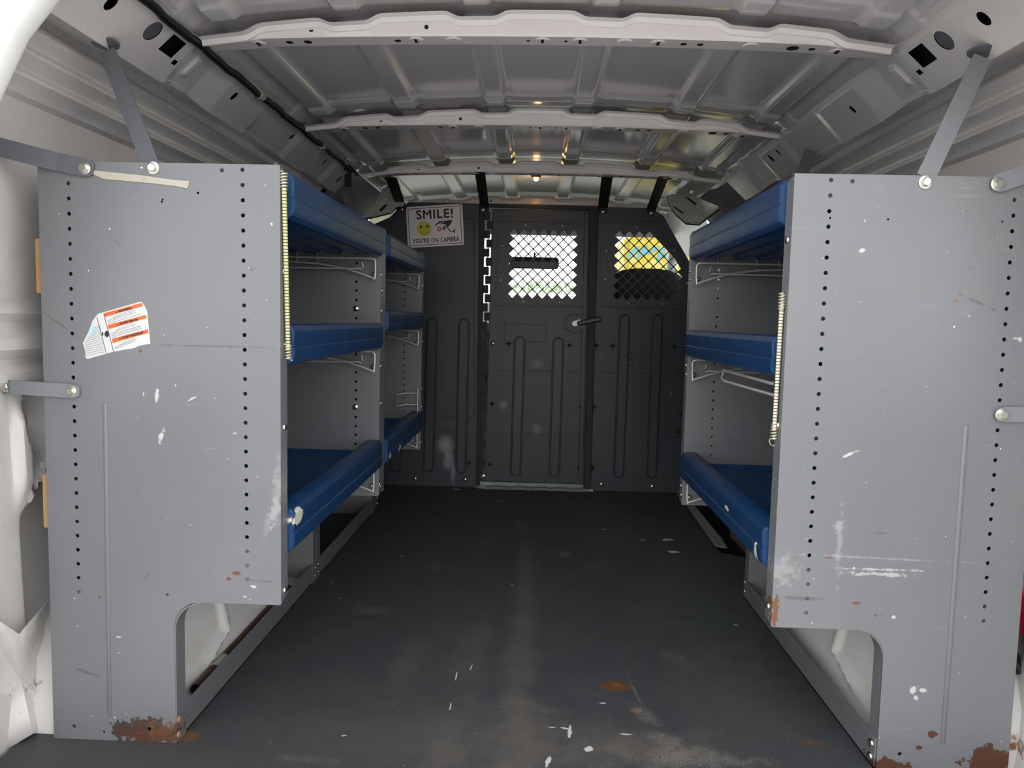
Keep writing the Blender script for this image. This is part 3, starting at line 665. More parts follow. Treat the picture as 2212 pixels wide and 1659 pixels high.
mb = MB(); mb.tube([at(a, b, X=0.90) for a, b in ((1556, 452), (1575, 436), (1605, 419), (1636, 403), (1650, 399), (1662, 401), (1669, 409), (1673, 424), (1674, 450))], 0.013, 10); struct(mb.build('trim_21', M_RUBBER, smooth=60))
# dark inner trim between cargo sides and cab
for s, n in ((-1, 19), (1, 20)):
    mb = MB(); x0 = 0.70 if s < 0 else 0.725
    ys = [3.10+0.03*k for k in range(24)]
    pf = [(x0, 1.470), (x0+0.01, 1.44), (0.80, 1.40), (0.88, 1.32), (0.90, 1.1), (0.93, 0.5), (0.94, 0.0)]
    v, f = grid([0, 1, 2, 3], list(range(7)), lambda a, k: (s*(pf[k][0]+[0.0, 0.06, 0.05, 0.0][a]-(0.04 if a == 3 else 0)), [3.135, 3.22, 3.5, 3.80][a], pf[k][1]))
    mb.add(v, f); o = mb.build('trim_%d' % n, M_DARK, smooth=30); struct(o)
# felt covered pillar pads
def felt(pts, slots, label):
    P = [at(a, b, Y=y) for a, b, y in pts]
    c = sum(P, Vector())/len(P); nrm = Vector()
    for i in range(len(P)): nrm += (P[i]-c).cross(P[(i+1) % len(P)]-c)
    nrm.normalize(); nrm = nrm if nrm.y < 0 else -nrm
    eu = (P[2]-P[0]); eu = (eu-nrm*eu.dot(nrm)).normalized(); ev = nrm.cross(eu)
    t2 = lambda p: ((p-c).dot(eu), (p-c).dot(ev))
    S = []
    for (a, b, a2, b2, r) in slots:
        def onp(px, py):
            d = Vector(R.T @ np.array([(px-CX)/F, -(py-CY)/F, 1.0])); o_ = Vector((0, 0, CH)); return o_+d*((c-o_).dot(nrm)/d.dot(nrm))
        S.append(stadium(t2(onp(a, b)), t2(onp(a2, b2)), r))
    me = plate_mesh(rpoly([t2(p) for p in P], 0.01, 3), S, 0.018, c, eu, ev, nrm, bevel=0.005)
    o = new_obj('felt_pad', me, M_FELT, origin=c)
    me = plate_mesh(rpoly([t2(p) for p in P], 0.01, 3), [], 0.002, c-nrm*0.013, eu, ev, nrm); new_obj('slot_shade', me, M_VOID, o)  # near-black sheet added behind the slots to stand for their shade
    return tag(o, label, 'trim pad', None)
felt([(795, 472, 3.52), (846, 460, 3.56), (857, 446, 3.57), (873, 442, 3.57), (873, 425, 3.60), (862, 408, 3.62), (842, 398, 3.62), (818, 420, 3.58), (806, 445, 3.55), (780, 468, 3.5)], [(822, 455, 833, 444, 0.006)], 'grey felt pillar pad with one slot left of the black partition, above the blue shelf')
felt([(1436, 424, 3.66), (1484, 411, 3.64), (1524, 440, 3.60), (1556, 450, 3.56), (1510, 480, 3.52), (1481, 481, 3.55), (1458, 462, 3.60)], [(1484, 427, 1503, 442, 0.006), (1456, 447, 1475, 461, 0.005)], 'grey felt pillar pad with two slots at the upper right of the partition')

DL = tuple(at(1158, 384, Y=3.55))
t = thing('dome_light', 'small glowing amber dome light on the cab roof', 'lamp', DL)
mb = MB(); mb.lathe((DL[0], DL[1], DL[2]+0.006), (0, 0, -1), [(0.024, -0.012), (0.022, 0.005), (0.02, 0.006)], 20); mb.build('base', M_DASH, t)
mb = MB(); mb.lathe(DL, (0, 0, -1), [(0.011, 0), (0.011, 0.009), (0.006, 0.014)], 16); mb.build('bulb', M_BULB, t, smooth=True)
ld = bpy.data.lights.new('dome_glow', 'POINT'); ld.energy = 0.12; ld.color = (1, 0.5, 0.15); ld.shadow_soft_size = 0.012
lo_ = bpy.data.objects.new('dome_glow', ld); COL.objects.link(lo_); lo_.location = (DL[0], DL[1], DL[2]-0.026)
p = at(921, 397, Y=3.85)
t = thing('roof_knob', 'small round metal knob hanging from the cab roof left of the dome light', 'knob', p)
mb = MB(); mb.lathe(p, (0, 0, -1), [(0.006, -0.03), (0.006, -0.004), (0.021, 0), (0.024, 0.007), (0.018, 0.014), (0.006, 0.018)], 20); mb.build('knob', M_STEEL, t, smooth=True)
mb = MB(); mb.tube([p+Vector((0, 0, -0.015)), p+Vector((0.001, 0, -0.05))], 0.0012, 6); mb.build('pull_wire', M_WIRE, t)
t = thing('rear_view_mirror', 'black rear-view mirror hanging in front of the windscreen', 'mirror', at(1153, 567, Y=4.42))
a = at(1101, 567, Y=4.42); b = at(1207, 568, Y=4.42)
mb = MB(); mb.mesh(plate_mesh(rrect(a.x, b.x, a.z-0.033, a.z+0.033, 0.018), [], 0.03, (0, 4.42, 0), bevel=0.008, **XZ)); mb.build('housing', M_DARK, t)
mb = MB(); mb.mesh(plate_mesh(rrect(a.x+0.008, b.x-0.008, a.z-0.027, a.z+0.006, 0.012), [], 0.002, (0, 4.403, 0), **XZ)); mb.build('mirror_glass', M_GREYD, t)
mb = MB(); mb.tube([((a.x+b.x)/2, 4.43, a.z+0.03), ((a.x+b.x)/2+0.002, 4.455, a.z+0.06)], 0.006, 8); mb.build('stem', M_DARK, t)
# passenger and driver seats
def seat(xc, label):
    t = thing('seat', label, 'seat', (xc, 4.2, 0))
    def shell(w, pts, nm):
        mb = MB(); v = []; f = []; n = 24
        for (y, z, hw, hd) in pts:
            for k in range(n):
                a = 2*PI*k/n; ca, sa = math.cos(a), math.sin(a)
                v.append((xc+hw*math.copysign(abs(ca)**0.55, ca), y+hd*math.copysign(abs(sa)**0.6, sa), z))
        for i in range(len(pts)-1):
            for k in range(n): f.append((i*n+k, i*n+(k+1) % n, (i+1)*n+(k+1) % n, (i+1)*n+k))
        f += [tuple(range(n-1, -1, -1)), tuple((len(pts)-1)*n+k for k in range(n))]
        mb.add(v, f).build(nm, M_SEAT, t, smooth=50)
    shell(0.25, [(4.22, 0.42, 0.22, 0.05), (4.18, 0.55, 0.245, 0.07), (4.12, 0.75, 0.245, 0.075), (4.07, 0.92, 0.235, 0.07), (4.04, 1.02, 0.215, 0.06), (4.03, 1.07, 0.18, 0.05), (4.03, 1.095, 0.13, 0.04), (4.03, 1.105, 0.07, 0.03)], 'backrest')
    shell(0.25, [(4.45, 0.32, 0.20, 0.20), (4.45, 0.35, 0.245, 0.25), (4.45, 0.42, 0.25, 0.26), (4.45, 0.46, 0.22, 0.22)], 'seat_cushion')
    mb = MB(); mb.box(xc-0.2, xc+0.2, 4.25, 4.62, 0.0, 0.33, bev=0.01); mb.build('pedestal', M_DARK, t)
seat(0.575, 'charcoal passenger seat seen through the right mesh window')

# ================================================================== OUTSIDE
mb = MB(); mb.box(-60, 60, -40, 80, -0.72, -0.66); o = mb.build('ground', M_ASPH); struct(o)
def tree(x, y, h, r, seed, label):
    rn = random.Random(seed); t = thing('tree', label, 'tree', (x, y, -0.66), 'trees beyond the windscreen')
    mb = MB(); mb.tube([(x, y, -0.66), (x+0.1, y, 0.4), (x, y, h*0.6)], [0.16, 0.12, 0.05], 8); mb.build('trunk', M_BARK, t)
    mb = MB()
    for k in range(1100):
        u = rn.uniform(-1, 1); a = rn.uniform(0, 2*PI); rr = r*rn.uniform(0.45, 1.0)**0.6; s_ = math.sqrt(1-u*u)
        c = Vector((x+rr*s_*math.cos(a), y+rr*s_*math.sin(a)*0.7, h*0.55+u*h*0.42*rr/r)); q = rn.uniform(0.05, 0.11)
        d1 = Vector((rn.uniform(-1, 1), rn.uniform(-1, 1), rn.uniform(-1, 1))).normalized(); d2 = d1.orthogonal().normalized()
        mb.add([c-d1*q, c+d2*q*0.6, c+d1*q, c-d2*q*0.6], [(0, 1, 2, 3)])
    mb.build('foliage', M_LEAF, t)
for i, (x, y, h, r) in enumerate(((-4.6, 22, 2.2, 2.0), (0.3, 24, 2.15, 2.1), (5.2, 23, 2.3, 2.0), (10.4, 25, 3.0, 2.3))):
    tree(x, y, h, r, i, ['leafy green tree far ahead, leftmost beyond the windscreen', 'leafy green tree far ahead, seen through the door mesh below the mirror', 'leafy green tree far ahead behind the yellow truck', 'tall leafy tree far ahead, rightmost of the trees'][i])
def vehicle(name, x0, x1, y0, y1, zt, mat, label, stripe=None, zroof=None):
    t = thing(name, label, name.split('_')[-1], ((x0+x1)/2, (y0+y1)/2, -0.66))
    mb = MB(); mb.box(x0, x1, y0, y1, -0.15, zt, bev=0.06); mb.build('body', mat, t)
    for x in (x0+0.12, x1-0.12):
        for y in (y0+0.7, y1-0.7):
            mb = MB(); mb.lathe((x-0.1, y, -0.31), (1, 0, 0), [(0.2, 0), (0.34, 0.02), (0.34, 0.18), (0.2, 0.2)], 24); mb.build('wheel', M_TYRE, t)
    return t
ty = vehicle('yellow_truck', 1.02, 2.1, 9.0, 10.6, 1.86, M_TRUCKY, 'bright yellow box truck parked ahead, seen through the right mesh window')
rn = random.Random(3)
for k in range(9):
    mb = MB()
    cx, cz = 1.12+0.108*k, 1.66+rn.uniform(-0.03, 0.03); a = rn.uniform(0.4, 1.2)
    mb.mesh(plate_mesh([(cx+0.10*math.cos(q)*math.cos(a)-0.028*math.sin(q)*math.sin(a), cz+0.10*math.cos(q)*math.sin(a)+0.028*math.sin(q)*math.cos(a)) for q in [2*PI*j/16 for j in range(16)]], [], 0.004, (0, 8.997, 0), **XZ))
    mb.build('leaf_graphic', M_TEAL, ty)
vw = vehicle('white_van', -2.6, 0.9, 15.0, 17.0, 1.38, M_TRUCKW, 'low white van parked crossways ahead of the windscreen')
for k in range(4):
    mb = MB(); mb.box(-2.3+0.8*k, -1.7+0.8*k, 14.985, 15.0, 0.75, 1.15, bev=0.004); mb.build('window', M_GREYD, vw)

# ================================================================== PARTITION
YP = 3.68
def xz(px, py, Y=YP): p = at(px, py, Y=Y); return (p.x, p.z)
part_t = thing('partition', 'black plastic cargo partition with a hinged centre door and two mesh windows', 'partition', (0, YP, 0))
def pp(outer, holes, t, y, name, parent=None, mat=None, bevel=0.002, r=0.0):
    o = rpoly([xz(*q) for q in outer], r, 4) if r else [xz(*q) for q in outer]
    me = plate_mesh(o, holes, t, (0, y, 0), bevel=bevel, **XZ)
    return new_obj(name, me, mat or M_BLACK, parent or part_t)
def merge_plates(items):
    mb = MB()
    for outer, holes, t, y, bev in items: mb.mesh(plate_mesh(outer, holes, t, (0, y, 0), bevel=bev, **XZ))
    return mb
def rib_pad(px0, py0, px1, py1, rpx):
    r = rpx/1640*YP
    return [(stadium(xz(px0, py0), xz(px1, py1), r+0.003), [stadium(xz(px0, py0), xz(px1, py1), r-0.001)], 0.010, YP-0.012, 0.0025),
            (stadium(xz(px0, py0), xz(px1, py1), r-0.004), [], 0.010, YP-0.014, 0.003)]
def hline(px0, py0, px1, py1):
    a = xz(px0, py0); b = xz(px1, py1); w = 0.0018
    return ([(a[0], a[1]-w), (b[0], b[1]-w), (b[0], b[1]+w), (a[0], a[1]+w)], [], 0.006, YP-0.011, 0.001)
# left panel
L = [([xz(*q) for q in ((1038, 440), (884, 437), (866, 447), (842, 470), (700, 530), (690, 1048), (835, 1050), (1028, 1054), (1036, 1048))], [], 0.016, YP, 0.003)]
for a in ((862, 690, 855, 1008, 11.5), (934, 700, 926, 1008, 11.5), (1003, 700, 996, 1010, 11.5)): L += rib_pad(*a)
L += [hline(938, 931, 985, 932), hline(1010, 934, 1036, 935), hline(1027, 796, 1040, 797)]
L.append((rpoly([xz(*q) for q in ((905, 470), (1026, 470), (1027, 905), (905, 900))], 0.02), [rpoly([xz(*q) for q in ((908, 473), (1022, 473), (1023, 900), (908, 896))], 0.02)], 0.005, YP-0.010, 0.002))
lp = merge_plates(L).build('side_panel', M_BLACK, part_t, smooth=40)
# right panel with opening
win_r = rpoly([xz(*q) for q in ((1303, 485), (1418, 490), (1487, 608), (1489, 656), (1298, 650))], 0.04)
Rr = [([xz(*q) for q in ((1292, 447), (1406, 450), (1432, 466), (1500, 585), (1506, 640), (1503, 1070), (1462, 1070), (1440, 1067), (1432, 1067), (1290, 1064), (1274, 1064), (1284, 700))], [win_r], 0.016, YP, 0.003)]
for a in ((1349, 690, 1336, 1020, 11), (1420, 691, 1407, 1022, 11)): Rr += rib_pad(*a)
for y0 in (804, 941):
    Rr += [hline(1284, y0, 1332, y0+1), hline(1357, y0+2, 1402, y0+2.6), hline(1426, y0+3, 1490, y0+4)]
Rr += [hline(1294, 662, 1492, 667), hline(1294, 476, 1420, 479)]
Rr.append((rpoly([xz(*q) for q in ((1406, 452), (1430, 468), (1506, 600), (1500, 606), (1424, 474), (1402, 460))], 0.003), [], 0.012, YP-0.012, 0.003))
rp_ = merge_plates(Rr).build('side_panel', M_BLACK, part_t, smooth=40)
# door
door_o = [xz(*q) for q in ((1063, 452), (1281, 455), (1266, 1045), (1047, 1038))]
win_d = rpoly([xz(*q) for q in ((1080, 484), (1268, 489), (1264, 658), (1076, 652))], 0.035)
D = [(door_o, [win_d], 0.018, YP-0.002, 0.003)]
for a in ((1123, 738, 1114, 1016, 11.5), (1206, 740, 1197, 1018, 11.5)): D += rib_pad(*a)
for y0 in (799, 935):
    D += [hline(1060, y0, 1108, y0+1), hline(1134, y0+2, 1191, y0+3), hline(1218, y0+4, 1262, y0+5)]
D += [hline(1064, 660, 1270, 664), hline(1068, 478, 1274, 481)]
D.append((rrect(xz(1105, 0)[0], xz(1200, 0)[0], xz(0, 712)[1], xz(0, 674)[1], 0.008), [rrect(xz(1107, 0)[0], xz(1198, 0)[0], xz(0, 710)[1], xz(0, 676)[1], 0.007)], 0.005, YP-0.012, 0.001))
D.append(([xz(*q) for q in ((1262, 460), (1272, 460), (1258, 1038), (1249, 1038))], [], 0.014, YP-0.014, 0.003))
dr = merge_plates(D).build('door', M_BLACK, part_t, smooth=40)
# door post and frames
mb = MB()
for q in (((1274, 446), (1287, 446), (1271, 1052), (1260, 1052)), ((1284, 446), (1292, 447), (1275, 1058), (1269, 1058))):
    mb.mesh(plate_mesh([xz(*k) for k in q], [], 0.030, (0, YP-0.012, 0), bevel=0.003, **XZ))
mb.mesh(plate_mesh([xz(*k) for k in ((1040, 440), (1292, 446), (1292, 455), (1040, 449))], [], 0.028, (0, YP-0.006, 0), bevel=0.003, **XZ))
mb.mesh(plate_mesh([xz(*k) for k in ((1036, 440), (1048, 440), (1037, 1046), (1029, 1046))], [], 0.026, (0, YP-0.006, 0), bevel=0.003, **XZ))
mb.build('frame', M_DARK, part_t)
# mesh window inserts with diamond openings
def mesh_insert(outer, cols0, row0, cut, parent, screws, nm):
    px = 0.0476; hw = 0.0207
    ox, oz = xz(cols0, row0); dx = (xz(cols0-8, row0+140)[0]-ox)/6.6; holes = []
    rolls = math.radians(0.2)
    for k in range(13):
        odd = k % 2; kk = k/2
        for i in range(7-odd):
            if cut and i > 3+kk - (0.5 if odd else 0) + 0.01: continue
            cx = ox+px*(i+0.5*odd); cz = oz-px*kk
            holes.append(rpoly([(cx+hw, cz), (cx, cz+hw), (cx-hw, cz), (cx, cz-hw)], 0.0035, 2))
    out = rpoly([xz(*q) for q in outer], 0.035)
    mb = MB().mesh(plate_mesh(out, holes, 0.003, (0, YP-0.012, 0), bevel=0.0006, **XZ))
    o = mb.build('window_mesh', M_BLACK, parent)
    return o
wd = mesh_insert(((1075, 481), (1271, 486), (1267, 661), (1071, 655)), 1110, 505, False, dr, None, 0)
wr = mesh_insert(((1299, 482), (1421, 487), (1491, 606), (1493, 659), (1294, 653)), 1337, 509, True, rp_, None, 0)
mb = MB()
for q in ((1135, 487), (1215, 488), (1085, 531), (1262, 536), (1082, 605), (1259, 610), (1130, 651), (1209, 653)): mb.lathe(at(*q, Y=YP-0.014), (0, -1, 0), [(0.0045, 0), (0.004, 0.002), (0.0015, 0.003)], 10)
mb.build('screw', M_STEEL, wd)
mb = MB()
for q in ((1375, 491), (1310, 542), (1457, 540), (1308, 604), (1485, 612), (1357, 656), (1431, 657)): mb.lathe(at(*q, Y=YP-0.014), (0, -1, 0), [(0.0045, 0), (0.004, 0.002), (0.0015, 0.003)], 10)
mb.build('screw', M_STEEL, wr)
# handle
hc = at(1241, 699, Y=YP-0.014)
mb = MB(); mb.mesh(plate_mesh(rpoly([(hc.x+0.046*math.cos(a), hc.z+0.046*math.sin(a)) for a in [2*PI*k/28 for k in range(28)]], 0.0), [], 0.008, (0, YP-0.016, 0), bevel=0.002, **XZ))
mb.mesh(plate_mesh([(hc.x-0.052, hc.z-0.027), (hc.x, hc.z-0.027), (hc.x, hc.z+0.027), (hc.x-0.052, hc.z+0.027)], [], 0.006, (0, YP-0.016, 0), bevel=0.002, **XZ))
hd = mb.build('door_handle', M_BLACK, dr, smooth=40)
h2 = at(1294, 690, Y=YP-0.05)
mb = MB(); a = Vector((hc.x+0.022, YP-0.034, hc.z+0.003)); b = Vector((h2.x, YP-0.045, h2.z))
dirv = (b-a).normalized(); up = Vector((0, -1, 0)).cross(dirv).normalized()
me = plate_mesh(stadium((0.0, 0), ((b-a).length, 0.001), 0.0115, 8), [], 0.018, a, dirv, up, Vector((0, 1, 0)), bevel=0.006); mb.mesh(me)
mb.build('grip', M_BLACK, hd, smooth=60)
mb = MB(); c = Vector((hc.x, YP-0.022, hc.z)); mb.mesh(plate_mesh(stadium((0, 0), (0.024, 0.002), 0.014, 8), [], 0.010, c, dirv, up, Vector((0, 1, 0)), bevel=0.002))
mb.lathe(c+Vector((0, -0.005, 0)), (0, -1, 0), [(0.008, 0), (0.008, 0.003), (0.005, 0.003)], 6)
mb.build('cam_plate', Mat('pale_metal', (0.55, 0.50, 0.47), 0.4, metal=0.5), hd)
# piano hinge beside the door, light leaks between its knuckles
mb = MB(); n = 29
for k in range(n):
    y0 = 458+(1030-458)*k/n; y1 = 458+(1030-458)*(k+1)/n-2.0
    xc = 1056.5-(17.5*(k+0.5)/n)
    if k % 2 == 0: q = ((xc-9, y0), (xc+3.5, y0), (xc+3.5, y1), (xc-9, y1))
    else: q = ((xc-4, y0), (xc+9, y0), (xc+9, y1), (xc-4, y1))
    mb.mesh(plate_mesh([xz(*k2, Y=YP-0.016) for k2 in q], [], 0.004, (0, YP-0.018, 0), bevel=0.001, **XZ))
a = at(1056.5, 458, Y=YP-0.018); b = at(1039, 1030, Y=YP-0.018); mb.tube([a, b], 0.0022, 8)
mb.build('hinge', M_DARK, part_t)
# fasteners
def push_clip(px, py, r=0.008):
    c = at(px, py, Y=YP-0.010); mb = MB()
    mb.lathe(c, (0, -1, 0), [(r, 0), (r, 0.004), (r*0.6, 0.006), (r*0.4, 0.002)], 14)
    for a in range(4):
        d = Vector((math.cos(a*PI/2), 0, math.sin(a*PI/2))); q = c+d*r*1.7
        mb.box(q.x-(0.006 if a % 2 == 0 else 0.0022), q.x+(0.006 if a % 2 == 0 else 0.0022), q.y-0.004, q.y, q.z-(0.0022 if a % 2 == 0 else 0.006), q.z+(0.0022 if a % 2 == 0 else 0.006))
    return mb.build('push_clip', M_DARK, part_t)
for q in ((1099, 742), (1230, 746), (1260, 747), (1288, 746), (1323, 747), (1456, 749), (1483, 751), (1063, 872), (1255, 879), (1282, 879), (1472, 893), (1463, 933), (1059, 1003), (1250, 1010), (1280, 1010), (1013, 1000)): push_clip(*q)
for q in ((1043, 453, 0.011), (1303, 457, 0.011), (1407, 460, 0.011), (868, 452, 0.010), (1299, 1046, 0.011), (1409, 1051, 0.011), (897, 1034, 0.010), (1005, 1036, 0.011), (1065, 742, 0.011)):
    rivet(at(q[0], q[1], Y=YP-0.018), (0, -1, 0), q[2], part_t)
# slotted pads under the right ribs
for q in ((1362, 776), (1415, 778)):
    c = at(*q, Y=YP-0.012); mb = MB().mesh(plate_mesh(stadium((c.x, c.z-0.020), (c.x, c.z+0.020), 0.0105), [stadium((c.x, c.z-0.008), (c.x, c.z+0.008), 0.003)], 0.010, (0, YP-0.016, 0), bevel=0.002, **XZ))
    mb.build('slot_boss', M_BLACK, part_t)
# black straps to the roof bow
for (x0, y0, x1, y1, w) in ((1037, 376, 1047, 458, 0.042), (1312, 380, 1302, 460, 0.046), (1432, 386, 1407, 462, 0.044), (846, 388, 866, 456, 0.045)):
    a = at(x0, y0, Y=3.165); b = at(x1, y1, Y=YP-0.012); b2 = at(x1, y1-10, Y=YP-0.010)
    mb = MB(); v = []; f = []
    for p in (a+Vector((0, -0.035, 0.0)), a, b2, b): v += [(p.x-w/2, p.y, p.z), (p.x+w/2, p.y, p.z), (p.x+w/2, p.y+0.003, p.z+0.004), (p.x-w/2, p.y+0.003, p.z+0.004)]
    for i in range(3):
        for k in range(4): f.append((i*4+k, i*4+(k+1) % 4, i*4+4+(k+1) % 4, i*4+4+k))
    f += [(0, 1, 2, 3), (15, 14, 13, 12)]
    mb.add(v, f).build('roof_strap', M_DARK, part_t)

# ------ sign
YS = YP-0.020
def zp(x, y, Y=YS): p = at(590+x/4.809, 340+y/4.809, Y=Y); return (p.x, p.z)
def splate(pts, t, y, name, mat, parent, holes=[], r=0.0, bevel=0.0): return new_obj(name, plate_mesh(rpoly(pts, r, 4) if r else pts, holes, t, (0, y, 0), bevel=bevel, **XZ), mat, parent)
sg = thing('smile_sign', 'white metal sign reading SMILE! YOU\'RE ON CAMERA with a yellow smiley', 'sign', (*at(940, 488, Y=YS),))
splate([zp(1378, 517), zp(1965, 480), zp(1985, 908), zp(1400, 942)], 0.002, YS+0.001, 'plate', M_SIGNW, sg, r=0.009, bevel=0.0006)
splate(rpoly([zp(1397, 535), zp(1945, 500), zp(1964, 890), zp(1418, 922)], 0.008, 4), 0.0004, YS-0.0003, 'border', M_INK, sg, holes=[rpoly([zp(1403, 541), zp(1939, 506), zp(1958, 884), zp(1424, 916)], 0.007, 4)])
def text_mesh(s, size, off=0.0, sx=1.0, align='CENTER'):
    cu = bpy.data.curves.new('t', 'FONT'); cu.body = s; cu.size = size; cu.offset = off; cu.space_character = 1.12; cu.align_x = align; cu.resolution_u = 4; cu.extrude = 0.0002
    ob = bpy.data.objects.new('t', cu); COL.objects.link(ob); dg = bpy.context.evaluated_depsgraph_get()
    me = bpy.data.meshes.new_from_object(ob.evaluated_get(dg)); bpy.data.objects.remove(ob); bpy.data.curves.remove(cu)
    for v in me.vertices: v.co.x *= sx
    return me
def text_fit(s, pL, pR, h, y, name, mat, parent, off=0.0):
    fat = off*0.75; off = 0.0
    """text whose baseline runs from pL to pR in the plane at depth y, capital height h"""
    me = text_mesh(s, 1.0, off/h*0.7); xs_ = [v.co.x for v in me.vertices]; ys_ = [v.co.y for v in me.vertices]
    x0, x1 = min(xs_), max(xs_); y1 = max(ys_); pL = Vector(pL); pR = Vector(pR); d = pR-pL; k = d.length/(x1-x0); kv = h/y1
    ex = d.normalized(); ey = Vector((-ex.y, ex.x))
    for v in me.vertices:
        q = pL+ex*(v.co.x-x0)*k+ey*v.co.y*kv; v.co = (q.x, y-v.co.z, q.y)
    if fat:
        mb = MB()
        for a_, b_ in ((0, 0), (1, 0), (-1, 0), (0, 1), (0, -1)):
            m2 = me.copy(); m2.transform(Matrix.Translation((a_*fat, -0.00002*(a_+2*b_), b_*fat))); mb.mesh(m2)
        return mb.build(name, mat, parent)
    return new_obj(name, me, mat, parent)
mmp = lambda a, b: (Vector(zp(*a))-Vector(zp(*b))).length
text_fit('SMILE!', zp(1492, 642), zp(1866, 622), mmp((1492, 642), (1488, 552)), YS-0.0004, 'lettering', M_INK, sg, 0.0022)
text_fit("YOU'RE ON CAMERA", zp(1452, 893), zp(1934, 868), mmp((1452, 893), (1450, 846)), YS-0.0004, 'lettering', M_INK, sg, 0.0009)
cxs, czs = zp(1569, 742); rr = 0.035
sm = splate(circ(cxs, czs, rr, 40), 0.0004, YS-0.0003, 'smiley_face', M_YEL, sg)
for a in ((1536, 722), (1603, 718)): splate(circ(*zp(*a), 0.0052, 16, 0.0062), 0.0004, YS-0.0007, 'eye', M_INK, sm)
arc = [(cxs+0.0235*math.cos(math.radians(a)), czs-0.002+0.0235*math.sin(math.radians(a))) for a in range(205, 340, 9)]; arc2 = [(cxs+0.0217*math.cos(math.radians(a)), czs-0.002+0.0217*math.sin(math.radians(a))) for a in range(339, 204, -9)]
splate(arc+arc2, 0.0004, YS-0.0007, 'mouth', M_INK, sm)
cm = splate([zp(*q) for q in ((1680, 702), (1728, 664), (1860, 650), (1862, 664), (1780, 745), (1700, 715))], 0.0004, YS-0.0003, 'camera_picture', M_INK, sg)
splate([zp(*q) for q in ((1694, 700), (1785, 690), (1780, 720), (1702, 720))], 0.0003, YS-0.0006, 'camera_front', M_SIGNW, cm)
splate([zp(*q) for q in ((1798, 700), (1846, 664), (1852, 680), (1806, 742))], 0.0003, YS-0.0006, 'camera_side', M_INK, cm)
splate([zp(*q) for q in ((1790, 694), (1796, 694), (1800, 748), (1794, 748))], 0.0003, YS-0.0007, 'camera_edge', M_SIGNW, cm)
splate([zp(*q) for q in ((1700, 700), (1770, 668), (1776, 672), (1712, 704))], 0.0003, YS-0.0007, 'camera_edge', M_SIGNW, cm)
splate([zp(*q) for q in ((1710, 716), (1788, 712), (1786, 752), (1716, 760))], 0.0003, YS-0.0005, 'camera_body', M_INK, cm)
splate(circ(*zp(1730, 744), 0.0165, 24), 0.0003, YS-0.0009, 'lens', M_SIGNW, cm); splate(circ(*zp(1728, 745), 0.0105, 20), 0.0003, YS-0.0012, 'lens', M_REDINK, cm); splate(circ(*zp(1728, 744), 0.0045, 16), 0.0003, YS-0.0015, 'lens', M_SIGNW, cm)
splate([zp(*q) for q in ((1812, 738), (1824, 734), (1842, 762), (1876, 764), (1876, 746), (1888, 742), (1890, 784), (1878, 782), (1876, 772), (1836, 770))], 0.0003, YS-0.0006, 'camera_bracket', M_INK, cm)
for q in ((1390, 530), (1950, 494), (1968, 893), (1414, 927)): splate(circ(*zp(*q), 0.0025, 10), 0.0004, YS-0.0004, 'screw_hole', M_INK, sg)

# ================================================================== SHELVING
def strap_bar(pts, w, wd, name, mat, parent, t=0.004, taper=True):
    wd = Vector(wd).normalized(); P = [Vector(p) for p in pts]; v = []; f = []
    if taper:
        d0 = (P[0]-P[1]).normalized(); d1 = (P[-1]-P[-2]).normalized(); rows = [(P[0]+d0*w*0.42, w*0.55), (P[0]+d0*w*0.22, w*0.9), (P[0], w)]+[(p, w) for p in P[1:-1]]+[(P[-1], w), (P[-1]+d1*w*0.22, w*0.9), (P[-1]+d1*w*0.42, w*0.55)]
    else: rows = [(p, w) for p in P]
    for i, (p, ww) in enumerate(rows):
        d = (rows[min(i+1, len(rows)-1)][0]-rows[max(i-1, 0)][0]).normalized(); wv = (wd-d*wd.dot(d)).normalized()*ww/2; n = d.cross(wv).normalized()*t/2
        v += [p-wv-n, p+wv-n, p+wv+n, p-wv+n]
    for i in range(len(rows)-1):
        for k in range(4): f.append((i*4+k, i*4+(k+1) % 4, i*4+4+(k+1) % 4, i*4+4+k))
    m = (len(rows)-1)*4; f += [(0, 1, 2, 3), (m+3, m+2, m+1, m)]
    return MB().add(v, f).build(name, mat, parent)

